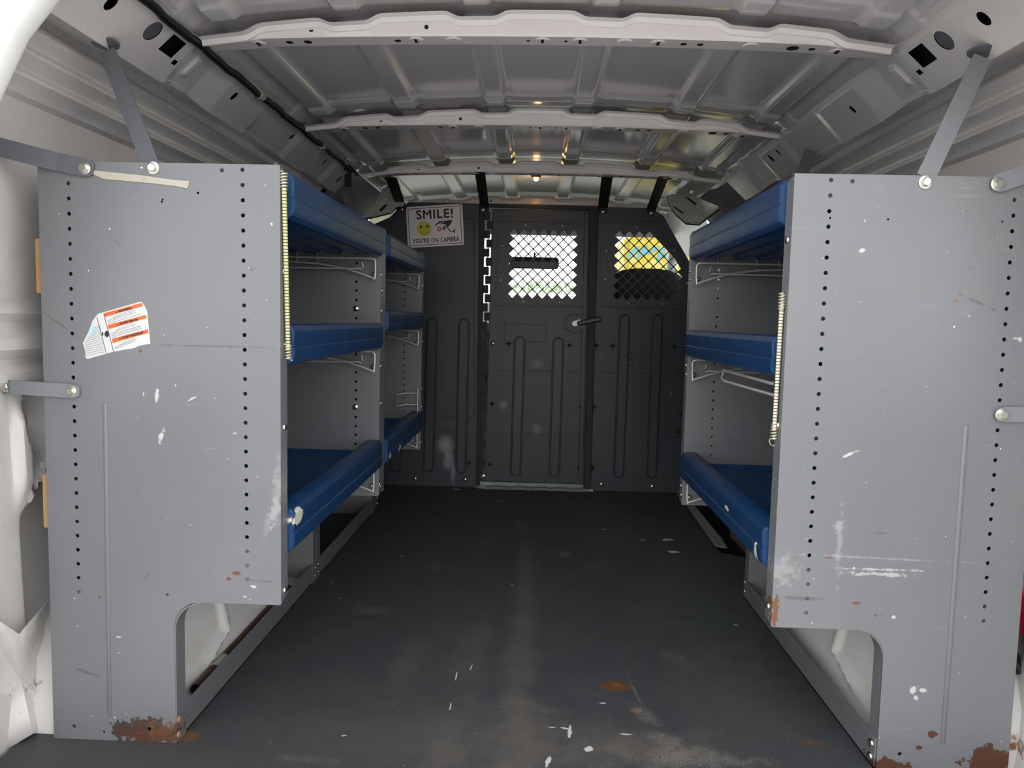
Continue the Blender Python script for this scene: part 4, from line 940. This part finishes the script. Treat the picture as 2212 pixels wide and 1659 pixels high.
def end_panel(s, xi, xo, xl, Y, t, fdir, cols, root, notch=0.278, feet=True, back=True, extra=[]):
    """s side, xi inner edge, xo outer edge, xl leg inner edge; cols = [(x_top, z_top, x_bot, z_bot, n)]"""
    X = lambda u: s*u
    if feet: pts = [(xi, 1.088), (xo, 1.088), (xo, 0.0), (xl, 0.0), (xl, notch), (xi, notch)]; rr = [0.004, 0.004, 0.002, 0.002, 0.055, 0.004]
    else: pts = [(xi, 1.088), (xo, 1.088), (xo, notch), (xi, notch)]; rr = 0.004
    P = rpoly([(X(a), b) for a, b in pts], rr, 6)
    holes = []
    for (xt, zt, xb, zb, n) in cols:
        for k in range(n): holes.append(circ(xt+(xb-xt)*k/(n-1), zt+(zb-zt)*k/(n-1), 0.0037, 12))
    for e_ in extra: holes.append(circ(*e_, 10))
    mb = MB().mesh(plate_mesh(P, holes, t, (0, Y, 0), bevel=0.0006, **XZ))
    # perforated inner flange
    y0, y1 = (Y, Y+0.036) if fdir > 0 else (Y-0.036, Y)
    fh = [circ((y0+y1)/2, 1.070-0.0271*k, 0.0022, 8, 0.0038) for k in range(29)]
    mb.mesh(plate_mesh(rpoly([(y0, notch+0.004), (y1, notch+0.010), (y1, 1.078), (y0, 1.086)], 0.004, 3), fh, 0.0024, (X(xi+0.0012), 0, 0), (0, 1, 0), (0, 0, 1), (1, 0, 0)))
    if feet:
        path = [(X(xl-0.055+0.0), notch)]
        for k in range(9):
            a = PI/2*(k/8); cx, cz = xl-0.055, notch-0.055
            path.append((X(cx+0.055*math.sin(a)), cz+0.055*math.cos(a)))
        path.append((X(xl), 0.0))
        v, f = strip(path, y0, y1, 0.0022); mb.add(v, f)
    # top hem
    v, f = strip([(X(xi), 1.087), (X(xo), 1.087)], y0, y0+0.014 if fdir > 0 else y1, 0.0016); mb.add(v, f)
    return mb.build('end_panel', M_GREY, root)

def tray(s, xf, xb, y0, y1, zb, zt, root, gusset=True):
    X = lambda u: s*u; mb = MB(); h = zt-zb; fz = zt-0.046
    sec = [(xf+0.012, zb), (xf+0.003, zb+0.006), (xf, zb+0.014), (xf-0.001, zb+h*0.42), (xf+0.0015, zb+h*0.45), (xf+0.0005, zb+h*0.48), (xf, zt-0.012), (xf+0.006, zt-0.002), (xf+0.012, zt), (xf+0.038, zt), (xf+0.044, zt-0.004), (xf+0.052, fz+0.004), (xf+0.06, fz)]
    back = [(xb-0.03, fz), (xb-0.018, fz+0.012), (xb, fz+0.014), (xb, zb+0.002)]
    under = [(xb-0.02, zb+0.004)]
    # channels run lengthwise under the shelf
    nch = 5; w = (xb-0.03-(xf+0.05))/nch
    und = []
    for k in range(nch):
        a = xb-0.025-w*k
        und += [(a, zb+0.004), (a-0.006, zb+0.024), (a-w*0.55, zb+0.024), (a-w*0.55-0.006, zb+0.004)]
    und += [(xf+0.045, zb+0.006), (xf+0.042, zb+0.022), (xf+0.026, zb+0.022), (xf+0.022, zb)]
    S = sec+back+und; n = len(S)
    v = []; f = []; ys = [y0, y0+0.004, y1-0.004, y1]
    cxm = sum(a for a, b in S)/n
    for i, y in enumerate(ys):
        ins = 0.003 if i in (0, 3) else 0
        for a, b in S: v.append((X(a+(ins if a < cxm else -ins)), y, b+(ins if b < (zb+zt)/2 else -ins)*0.6))
    for i in range(3):
        for k in range(n): f.append((i*n+k, i*n+(k+1) % n, (i+1)*n+(k+1) % n, (i+1)*n+k))
    mb.add(v, f)
    # end caps: triangulated outline
    from mathutils.geometry import tessellate_polygon
    for i, flip in ((0, False), (3, True)):
        pl = [Vector((p[0], p[2], 0)) for p in v[i*n:(i+1)*n]]
        tr = tessellate_polygon([pl]); mb.add(v[i*n:(i+1)*n], [tuple(q) for q in tr])
    # ribs across the tray floor, rim at both ends
    k = y0+0.03
    while k < y1-0.03: mb.box(X(xf+0.062), X(xb-0.035), k, k+0.0060, fz-0.001, fz+0.0055); k += 0.0125
    for a, b in ((y0+0.002, y0+0.016), (y1-0.016, y1-0.002)): mb.box(X(xf+0.05), X(xb-0.02), a, b, fz-0.002, fz+0.014, bev=0.002)
    # corner gussets of the lip
    for a, d in ((y0+0.001, 1), (y1-0.001, -1)):
        vv = []
        for yy, e_ in ((a, 0.085), (a+d*0.022, 0.070)):
            vv += [(X(xf+0.03), yy, zt-0.0005), (X(xf+0.045), yy, zt-0.0005), (X(xf+e_), yy, fz+0.012), (X(xf+e_), yy, fz), (X(xf+0.03), yy, fz)]
        mb.add(vv, [(0, 1, 2, 3, 4), (9, 8, 7, 6, 5)]+[(i, 5+i, 5+(i+1) % 5, (i+1) % 5) for i in range(5)])
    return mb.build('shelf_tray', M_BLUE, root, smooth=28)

def shade_sheet(s, x, y0, y1, root):
    mb = MB(); mb.box(s*x, s*(x+0.002), y0+0.035, y1, 0.29, 1.08, bev=0.0004); return mb.build('shade_panel', M_GREYD, root)  # unseen sheet added behind the trays so the panel holes look dark
def wire_bracket(s, xi, Y, zb, root, L=0.40):
    """bent wire hanger beside an end panel, below a shelf"""
    X = lambda u: s*u; y = Y-0.006; r = 0.0032; mb = MB()
    z0 = zb-0.008
    mb.tube([(X(xi+0.012), y-0.016, z0-0.062), (X(xi+0.010), y-0.014, z0-0.04), (X(xi+0.010), y-0.014, z0-0.008), (X(xi+0.013), y-0.014, z0-0.002), (X(xi+0.022), y-0.014, z0), (X(xi+L), y-0.014, z0)], r, 8)
    mb.tube([(X(xi+0.010), y-0.016, z0-0.060), (X(xi+0.05), y-0.016, z0-0.045), (X(xi+0.10), y-0.016, z0-0.030), (X(xi+0.18), y-0.016, z0-0.018), (X(xi+0.30), y-0.016, z0-0.013)], r, 8)
    mb.tube([(X(xi+0.052), y-0.012, z0-0.008), (X(xi+0.046), y-0.022, z0-0.012), (X(xi+0.046), y-0.022, z0-0.028)], 0.0026, 8)
    mb.tube([(X(xi+0.046), y-0.030, z0-0.035), (X(xi+0.052), y-0.030, z0-0.031), (X(xi+0.36), y-0.030, z0-0.034)], 0.0026, 8)
    for u in (0.18, 0.24, 0.31): mb.tube([(X(xi+u), y-0.014, z0+0.012), (X(xi+u+0.003), y-0.018, z0-0.006), (X(xi+u-0.004), y-0.018, z0-0.016)], 0.0018, 6)
    o = mb.build('wire_bracket', M_WIRE, root, smooth=60)
    mb = MB(); mb.lathe((X(xi+0.018), y+0.004, z0-0.045), (0, -1, 0), [(0.006, 0), (0.006, 0.006), (0.003, 0.008)], 10)
    mb.build('bolt', M_STEEL, o)
    rivet((X(xi), Y+0.018, z0-0.045), (-s, 0, 0), 0.0055, root)
    return o

def base_rail(s, x, y0, y1, root, z1=0.060):
    mb = MB(); X = lambda u: s*u
    mb.box(X(x), X(x+0.0026), y0, y1, 0.002, z1); mb.box(X(x), X(x+0.030), y0, y1, 0.002, 0.0045)
    v, f = strip([(X(x-0.0006), z1-0.006), (X(x), z1)], y0, y1, 0.001); mb.add(v, f)
    return mb.build('base_rail', M_GREY, root)

def bead(p0, p1, r, root, y):
    mb = MB(); a = Vector((p0[0], y, p0[1])); b = Vector((p1[0], y, p1[1])); d = (b-a).normalized()
    mb.tube([a-d*r*0.8, a-d*r*0.3, a, b, b+d*r*0.3, b+d*r*0.8], [r*0.2, r*0.8, r, r, r*0.8, r*0.2], 14)
    for i, vv in enumerate(mb.v): mb.v[i] = (vv[0], y+(vv[1]-y)*0.55, vv[2])
    return mb.build('pressed_bead', M_GREY, root, smooth=60)

def col(px0, py0, px1, py1, n, Y=YN):
    a = at(px0, py0, Y=Y); b = at(px1, py1, Y=Y); return (a.x, a.z, b.x, b.z, n)

# ---- left, rear unit
UL = thing('shelving_unit', 'grey steel shelving unit nearest on the left, its end panel bearing label and tape', 'shelving unit', (-0.68, 1.37, 0), 'grey shelving units with blue trays')
ex = [(xz(480, 368, YN)[0], xz(480, 368, YN)[1], 0.0037), (*xz(350, 436, YN), 0.0018), (*xz(352, 431, YN), 0.0018), (*xz(428, 417, YN), 0.0022), (*xz(362, 1284, YN), 0.0028), (*xz(161, 1568, YN), 0.004), (*xz(323, 1574, YN), 0.0038), (*xz(225, 1580, YN), 0.0024)]
e1 = end_panel(-1, 0.463, 0.905, 0.667, YN, 0.003, 1, [col(148, 396, 171, 1278, 29), col(524, 367, 535, 1251, 29)], UL, extra=ex)
bead(xz(228, 873, YN), xz(238, 1543, YN), 0.0042, e1, YN-0.0015)
e2 = end_panel(-1, 0.463, 0.905, 0.667, 2.262, 0.003, 1, [(-0.535, 1.06, -0.535, 0.302, 29), (-0.845, 1.06, -0.845, 0.302, 29)], UL)
for zb, zt in ((1.000, 1.083), (0.727, 0.803), (0.366, 0.452)):
    tray(-1, 0.452, 0.885, 1.412, 2.255, zb, zt, UL); wire_bracket(-1, 0.463, 2.255, zb, UL)
base_rail(-1, 0.6655, 1.376, 2.262, UL); shade_sheet(-1, 0.892, 1.375, 2.26, UL)
for q in ((387, 1553), (386, 1586)): rivet(at(q[0], q[1], X=-0.664), (1, 0, 0), 0.0075, UL, M_BOLTRUST)
for z in (0.900, 0.612, 0.300): rivet((-0.463, 1.392, z), (1, 0, 0), 0.007, UL)
for z in (0.90, 0.84, 0.74, 0.56, 0.42, 0.305): rivet((-0.463, 2.282, z), (1, 0, 0), 0.0055, UL)
for z in (0.845, 0.55): rivet((-0.535, 2.258, z), (0, -1, 0), 0.009, UL)
rivet((-0.735, 2.258, 0.12), (0, -1, 0), 0.010, UL)
# straps
def mount(pts, w, wd, mat, root, bolts, br=0.0085, name='mounting_strap'):
    o = strap_bar(pts, w, wd, name, mat, root)
    for p, d in bolts: bolt(p, d, br, o)
    return o
pA = at(332, 372, Y=YN+0.006); pB = at(232, 110, Y=1.452)
so = strap_bar([pA, pB], 0.030, (1, 0, 0), 'mounting_strap', M_GREYD, UL, taper=False)
mb = MB(); mb.mesh(plate_mesh(circ(0, 0, 0.026, 20, 0.020), [], 0.004, pB+Vector((-0.010, 0.012, 0.018)), (1, 0, 0), (0, 0.9, -0.3), (0, 0.3, 0.9))); mb.build('foot_tab', M_GREYD, so)
bolt(at(331, 363, Y=YN-0.0015), (0, -1, 0), 0.0085, so)
# upper wall strap passes in front of the panel
mount([at(186, 362, Y=YN-0.005), at(124, 350, Y=YN-0.006), at(0, 318, Y=1.345), at(-70, 303, Y=1.34)], 0.033, (0, 0, 1), M_GREYD, UL, [(at(183, 364, Y=YN-0.008), (0, -1, 0))])
mount([at(160, 845, Y=YN-0.005), at(25, 836, Y=YN-0.006), at(24, 836, Y=YN-0.0065), at(6, 835, Y=1.385)], 0.0255, (0, 0, 1), M_GREYS, UL, [(at(155, 845, Y=YN-0.0075), (0, -1, 0)), (at(13, 835, Y=1.370), (0, -1, 0))], 0.0075)

# ---- left, forward unit
UF = thing('shelving_unit', 'grey steel shelving unit farther along the left wall, next to the black partition', 'shelving unit', (-0.68, 2.33, 0), 'grey shelving units with blue trays')
end_panel(-1, 0.463, 0.905, 0.667, 2.336, 0.003, -1, [(-0.535, 1.06, -0.535, 0.302, 29)], UF)
end_panel(-1, 0.463, 0.905, 0.667, 3.10, 0.003, 1, [(-0.535, 1.06, -0.535, 0.302, 29)], UF)
for zb, zt in ((1.006, 1.079), (0.778, 0.843), (0.360, 0.440)):
    tray(-1, 0.452, 0.885, 2.345, 3.092, zb, zt, UF); wire_bracket(-1, 0.463, 3.093, zb, UF, 0.36)
base_rail(-1, 0.6655, 2.34, 3.225, UF); shade_sheet(-1, 0.892, 2.338, 3.098, UF)
for q in ((683, 1217), (690, 1214), (683, 1234), (691, 1229), (683, 1244)): pass
for dz in (0.018, 0.042):
    for y in (2.282, 2.318): rivet((-0.664, y, dz), (1, 0, 0), 0.005, UF)
for dz in (0.020, 0.045): rivet((-0.664, 3.21, dz), (1, 0, 0), 0.0055, UF)
for z in (0.53, 0.425, 0.455): rivet((-0.463, 3.118, z), (1, 0, 0), 0.0055, UF)
mb = MB(); X0 = -0.472   # wire file hooks at the end
mb.tube([(X0, 3.075, 0.515), (X0-0.05, 3.075, 0.515), (X0-0.085, 3.06, 0.508), (X0-0.088, 3.06, 0.46), (X0-0.05, 3.075, 0.468), (X0, 3.075, 0.468)], 0.0026, 8)
mb.tube([(X0, 3.07, 0.535), (X0, 3.07, 0.405)], 0.0028, 8); mb.tube([(X0-0.035, 3.05, 0.425), (X0-0.033, 3.05, 0.392), (X0-0.01, 3.05, 0.388), (X0-0.004, 3.05, 0.43)], 0.003, 8)
mb.build('wire_hook', M_WIRE, UF, smooth=60)
a = Vector((-0.69, 3.106, 1.075)); b = at(744, 412, Y=3.13)
strap_bar([a, b], 0.032, (1, 0, 0), 'mounting_strap', M_GREYD, UF, taper=False)

# ---- right unit
UR = thing('shelving_unit', 'grey steel shelving unit with blue trays along the right wall, rusty at its foot', 'shelving unit', (0.68, 1.37, 0), 'grey shelving units with blue trays')
ex = [(*xz(1841, 392, YN), 0.0037), (*xz(1793, 471, YN), 0.0018), (*xz(1918, 474, YN), 0.0018), (*xz(2165, 479, YN), 0.0018), (*xz(1943, 1628, YN), 0.0038), (*xz(1891, 1329, YN), 0.0022)]
e3 = end_panel(1, 0.4475, 0.896, 0.655, YN, 0.003, 1, [col(1795, 389, 1741, 1323, 30), col(2191, 432, 2124, 1341, 29)], UR, notch=0.268, extra=ex)
bead(xz(2086, 920, YN), xz(2035, 1603, YN), 0.0046, e3, YN-0.0015)
e4 = end_panel(1, 0.4475, 0.896, 0.655, 2.235, 0.003, 1, [(0.527, 1.06, 0.527, 0.302, 29), (0.84, 1.06, 0.84, 0.302, 29)], UR, notch=0.285)
for zb, zt in ((1.004, 1.085), (0.727, 0.803), (0.366, 0.446)):
    tray(1, 0.437, 0.875, 1.412, 2.225, zb, zt, UR); wire_bracket(1, 0.4475, 2.228, zb, UR)
base_rail(1, 0.6520, 1.374, 2.265, UR); shade_sheet(1, 0.884, 1.375, 2.232, UR)
for q in ((1882, 1605), (1879, 1633)): rivet(at(q[0], q[1], X=0.6518), (-1, 0, 0), 0.0085, UR)
for z in (0.975, 0.640, 0.300): rivet((0.4475, 1.392, z), (-1, 0, 0), 0.007, UR)
for dz in (0.022, 0.050): rivet((0.6518, 2.255, dz), (-1, 0, 0), 0.0055, UR)
for z in (0.975, 0.70, 0.67, 0.34): rivet((0.4475, 2.252, z), (-1, 0, 0), 0.0055, UR)
mb = MB(); mb.tube([(0.452, 1.45, 0.712), (0.46, 1.86, 0.712), (0.462, 1.87, 0.706), (0.462, 1.875, 0.690), (0.463, 1.86, 0.685), (0.456, 1.45, 0.690)], 0.0034, 8); mb.build('wire_hook', M_WIRE, UR, smooth=60)
pA = at(1999, 384, Y=YN+0.006); pB = at(2122, 124, Y=1.452)
so = strap_bar([pA, pB], 0.032, (1, 0, 0), 'mounting_strap', M_GREYS, UR, taper=False)
mb = MB(); mb.mesh(plate_mesh(circ(0, 0, 0.026, 20, 0.020), [], 0.004, pB+Vector((0.004, 0.010, 0.014)), (1, 0, 0), (0, 0.9, -0.3), (0, 0.3, 0.9))); mb.build('foot_tab', M_GREYD, so)
bolt(at(1998, 394, Y=YN-0.0015), (0, -1, 0), 0.0085, so)
mount([at(2160, 395, Y=YN-0.005), at(2220, 374, Y=YN-0.005), at(2300, 345, Y=1.36), Vector((0.968, 1.37, at(2300, 335, Y=1.36).z))], 0.032, (0, 0, 1), M_GREYS, UR, [(at(2154, 398, Y=YN-0.0075), (0, -1, 0))])
mount([at(2170, 895, Y=YN-0.005), at(2300, 896, Y=YN-0.006), Vector((0.972, 1.375, at(2300, 896, Y=1.37).z))], 0.027, (0, 0, 1), M_GREYS, UR, [(at(2163, 896, Y=YN-0.0075), (0, -1, 0))], 0.0085)
a = Vector((0.69, 2.245, 1.075)); b = at(1752, 325, Y=2.28)
strap_bar([a, b], 0.034, (1, 0, 0), 'mounting_strap', M_GREYD, UR, taper=False)

# ================================================================== LOOSE THINGS
# label on the left end panel
YW = YN-0.0022
wq = lambda px, py: xz(px, py, YW)
lb = thing('warning_label', 'peeling white and orange warning label stuck on the left grey end panel', 'label', at(250, 712, Y=YW))
out = rpoly([wq(*q) for q in ((306, 651), (311, 658), (318, 672), (320, 690), (325, 743), (315, 744), (298, 748), (290, 752), (244, 760), (188, 776), (184, 770), (184, 758), (179, 741), (192, 715), (200, 693), (211, 678))], 0.002, 2)
paper = splate(out, 0.0005, YW, 'paper', M_PAPER, lb)
def band(q, mat, y, name='band'): return splate([wq(*k) for k in q], 0.0003, y, name, mat, paper)
band(((224, 677), (307, 654), (309, 661), (226, 685)), M_ORANGE, YW-0.0005); band(((233, 702), (316, 680), (317, 687), (235, 711)), M_ORANGE, YW-0.0005); band(((242, 732), (320, 711), (321, 719), (244, 741)), M_ORANGE, YW-0.0005)
band(((195, 712), (204, 696), (209, 716), (188, 734)), M_LBLUE, YW-0.0005, 'faded_patch')
def tl(s, a, b, hpx):
    text_fit(s, wq(*a), wq(*b), hpx/1640*YN, YW-0.0008, 'heading', M_INK, paper, 0.0004)
tl('WARNING', (256.5, 675), (284, 667.5), 4.2); tl('ADVERTENCIA', (259, 702), (299, 691.5), 4.2); tl('AVERTISSEMENT', (264, 732), (311, 720), 4.2)
for (x, y) in ((252.5, 676.5), (254.5, 703.5), (259.5, 733.5)):
    splate([wq(x-1.6, y), wq(x+1.8, y-1), wq(x-0.3, y-4)], 0.0003, YW-0.0008, 'hazard_triangle', M_INK, paper)
mb = MB(); rn = random.Random(5)
def tline(x0, y0, x1, y1):
    x = x0
    while x < x1:
        w = rn.uniform(2, 6); xe = min(x+w, x1); ya = y0+(y1-y0)*(x-x0)/(x1-x0); yb = y0+(y1-y0)*(xe-x0)/(x1-x0)
        mb.mesh(plate_mesh([wq(x, ya), wq(xe, yb), wq(xe, yb-1.1), wq(x, ya-1.1)], [], 0.0002, (0, YW-0.0006, 0), **XZ)); x = xe+0.9
for (x0, y0, x1, n) in ((232, 690, 312, 4), (239, 717, 314, 5), (247, 748, 316, 3)):
    for k in range(n): tline(x0+(12 if k == 0 else 0)+k*0.7, y0+k*3.1-(3 if k == 0 else 0), x1-(25 if k == 0 else rn.uniform(3, 22)), y0+k*3.1-((x1-x0)*0.26))
for k in range(14): tline(max(183, 203-k*2.6 if k < 6 else 183)+1, 709+k*4.6, 218+k*0.5, 709+k*4.6-8)
mb.build('small_print', M_GREYINK, paper)
mb = MB()
for q in (((209, 684), (210, 684), (230, 762), (229, 762)), ((224, 678), (225, 678), (246, 759), (245, 759))): mb.mesh(plate_mesh([wq(*k) for k in q], [], 0.0002, (0, YW-0.0006, 0), **XZ))
mb.mesh(plate_mesh([wq(*k) for k in ((226, 720), (230, 714), (235, 716), (236, 724), (232, 729), (227, 726))], [], 0.0002, (0, YW-0.0006, 0), **XZ)); mb.mesh(plate_mesh([wq(*k) for k in ((221, 716), (224, 721), (223, 726), (220, 722))], [], 0.0002, (0, YW-0.0006, 0), **XZ))
mb.build('column_rules', M_INK, paper)
# masking tape strip
TA = at(300, 385, Y=YN-0.0022); tp = splate([wq(*q) for q in ((190, 374), (200, 368), (212, 369), (300, 378), (356, 386), (390, 390), (410, 391), (409, 397), (405, 407), (398, 406), (380, 402), (330, 396), (262, 390), (240, 388), (222, 386), (205, 378))], 0.0006, YN-0.0025, 'masking_tape', M_TAPE, None)
tp.data.transform(Matrix.Translation(-TA)); tp.location = TA; tag(tp, 'torn strip of off-white masking tape along the top of the left end panel', 'tape')

def bungee(name, label, pts, mat, hook1, hook2, r=0.0045):
    t = thing(name, label, 'cord', pts[0]); P = [Vector(p) for p in pts]
    mb = MB(); mb.tube(P, r, 10); mb.build('cord', mat, t, smooth=60)
    for end, inner, hk in ((P[0], P[1], hook1), (P[-1], P[-2], hook2)):
        d = (end-inner).normalized(); mb = MB(); tp_ = []
        for k in range(46): a = k*2*PI/8; q = end-d*0.012+d*0.030*k/45; o1 = d.orthogonal().normalized(); o2 = d.cross(o1); tp_.append(q+(o1*math.cos(a)+o2*math.sin(a))*(r+0.0018))
        mb.tube(tp_, 0.0014, 6); w = mb.build('wire_coil', M_CORDW_M, t, smooth=60)
        mb = MB(); mb.tube([Vector(q) for q in hk], 0.0017, 8); mb.build('hook', M_HOOK, t, smooth=60)
M_HOOK = Mat('hook_wire', (0.62, 0.57, 0.42), 0.35, metal=0.8); M_CORDW_M = Mat('coil_wire', (0.60, 0.56, 0.42), 0.4, metal=0.6)
zz = lambda x, y, py: at(x, py, Y=y).z
a0 = Vector((-0.4575, 1.376, zz(606, 1.376, 392))); a1 = Vector((-0.4562, 1.392, zz(616, 1.39, 757)))
bungee('bungee_cord', 'yellow and black bungee cord hooked over the top of the left end panel', [a0, Vector((-0.457, 1.380, zz(608, 1.38, 500))), Vector((-0.4565, 1.386, zz(613, 1.386, 630))), a1], M_CORDY,
       [a0+Vector((0, 0, 0.014)), at(607, 376, Y=1.396), at(603, 362, Y=1.392), at(599, 353.5, Y=1.385), at(596, 352.5, Y=1.378), at(594, 355, Y=1.374)],
       [a1-Vector((0, 0, 0.012)), at(612, 774, Y=1.404), at(610, 770, Y=1.404)])
b0 = Vector((0.4418, 1.386, zz(1690, 1.386, 655))); b1 = Vector((0.4412, 1.390, zz(1672, 1.39, 930)))
bungee('bungee_cord', 'white bungee cord hanging from the inner flange of the right end panel', [b0, b0.lerp(b1, 0.33), b0.lerp(b1, 0.66), b1], M_CORDW,
       [b0+Vector((0, 0, 0.012)), at(1692, 638, Y=1.403), at(1696, 627, Y=1.400), at(1700, 625, Y=1.398)],
       [b1-Vector((0, 0, 0.012)), at(1677, 950, Y=1.408), at(1676, 958, Y=1.408), at(1670, 963, Y=1.408), at(1664, 960, Y=1.408), at(1662, 952, Y=1.408), at(1664, 946, Y=1.408)], 0.004)
# pipe behind the left base rail
a = at(422, 1496, X=-0.697); r = 0.0135
a = Vector((-0.688, a.y, 0.034)); 
t = thing('pipe', 'brown pipe with a masking tape band lying behind the left base rail', 'pipe', (a.x, a.y, 0.02))
y0 = at(424, 1490, X=-0.686).y; y1 = at(545, 1358, X=-0.686).y; z0 = at(424, 1490, X=-0.686).z; z1 = at(545, 1358, X=-0.686).z
mb = MB(); n = 24; Yr = [y0, y1+0.28]; v = []; f = []
for rr_ in (r, r*0.82):
    for y, z in ((y0, z0), (y1+0.28, z1)): v += [(-0.686+rr_*math.cos(2*PI*k/n), y, z+rr_*math.sin(2*PI*k/n)) for k in range(n)]
for b_ in (0, 2*n):
    for k in range(n): f.append((b_+k, b_+(k+1) % n, b_+n+(k+1) % n, b_+n+k))
for k in range(n): f.append((k, (k+1) % n, 2*n+(k+1) % n, 2*n+k)); f.append((n+k, n+(k+1) % n, 3*n+(k+1) % n, 3*n+k))
mb.add(v, f); pipe = mb.build('tube', M_TUBE, t, smooth=50)
ya = at(473, 1437, X=-0.675).y; yb = at(494, 1415, X=-0.675).y; fz = lambda y: z0+(z1-z0)*(y-y0)/(y1+0.28-y0)
mb = MB(); mb.tube([(-0.686, ya, fz(ya)), (-0.686, yb, fz(yb))], r+0.001, 24); mb.build('tape_band', M_TAPE, t, smooth=50)
# wood blocks
for (X_, pts, lab) in ((0, (78, 516, 84, 634), 'pale wood batten behind the outer edge of the left end panel, upper one'), (1, (94, 1020, 99, 1136), 'pale wood batten behind the outer edge of the left end panel, lower one'), (2, (2211, 1112, 2205, 1198), 'pale wood batten behind the outer edge of the right end panel')):
    a = at(pts[0], pts[1], Y=1.395); b = at(pts[2], pts[3], Y=1.395); s = -1 if X_ < 2 else 1; xm = (a.x+b.x)/2-s*0.004
    mb = MB(); mb.box(xm, xm-s*0.06, 1.382, 1.40, b.z, a.z, bev=0.002)
    if X_ == 2: mb = MB(); mb.box(0.86, 0.93, 1.382, 1.40, b.z, a.z, bev=0.002)
    o = mb.build('wood_batten', M_WOOD, None, origin=(xm, 1.39, b.z)); tag(o, lab, 'batten', 'wood battens behind the end panels')
# wiring along the left rail
t = thing('wiring_harness', 'black wiring conduit running along the left roof rail', 'cable', (-0.757, 1.14, 1.41))
mb = MB(); rn = random.Random(2); pts = []
for k in range(60):
    y = 1.14+1.97*k/59; w = 0.0015*math.sin(k*0.9)+0.001*math.sin(k*2.1); pts.append((-0.734+w, y, 1.3925+w*0.6))
mb.tube(pts[:44], 0.0095, 10); mb.tube(pts[43:], 0.0075, 10); mb.build('conduit', M_RUBBER, t, smooth=60)
for y in (2.02, 2.60, 2.98): mb = MB(); mb.tube([(-0.734, y-0.012, 1.3925), (-0.734, y+0.012, 1.3925)], 0.0125, 12); mb.box(-0.756, -0.748, y-0.004, y+0.004, 1.385, 1.400); mb.build('clip', M_DARK if y > 2.7 else M_TAPE, t)
mb = MB(); p = at(752, 387, Y=3.05); mb.box(p.x-0.012, p.x+0.012, 3.04, 3.06, p.z-0.03, p.z+0.03, bev=0.003); mb.build('connector', M_DARK, t)
# right edge: red moulded thing, black hose
def curved(name, label, cat, pts, r, mat, flat=1.0):
    mb = MB(); mb.tube([at(a, b, Y=y) for a, b, y in pts], r, 16); o = mb.build(name, mat, None, origin=tuple(at(*pts[0][:2], Y=pts[0][2])), smooth=60); return tag(o, label, cat)
curved('red_case', 'glossy dark red moulded case behind the right end panel', 'case', [(2190, 1215, 1.46), (2212, 1270, 1.455), (2238, 1345, 1.45), (2275, 1420, 1.45)], [0.020, 0.032, 0.038, 0.03], M_RED)
curved('black_hose', 'short black rubber hose end behind the right end panel near the floor', 'hose', [(2176, 1395, 1.45), (2190, 1428, 1.445), (2206, 1448, 1.44)], 0.013, M_RUBBER)
# paint flakes on the floor
for i, (px, py, r) in enumerate(((711, 1136, 0.010), (705, 1136, 0.006), (625, 1257, 0.004), (719, 1258, 0.004))):
    pass
tags_ok = True
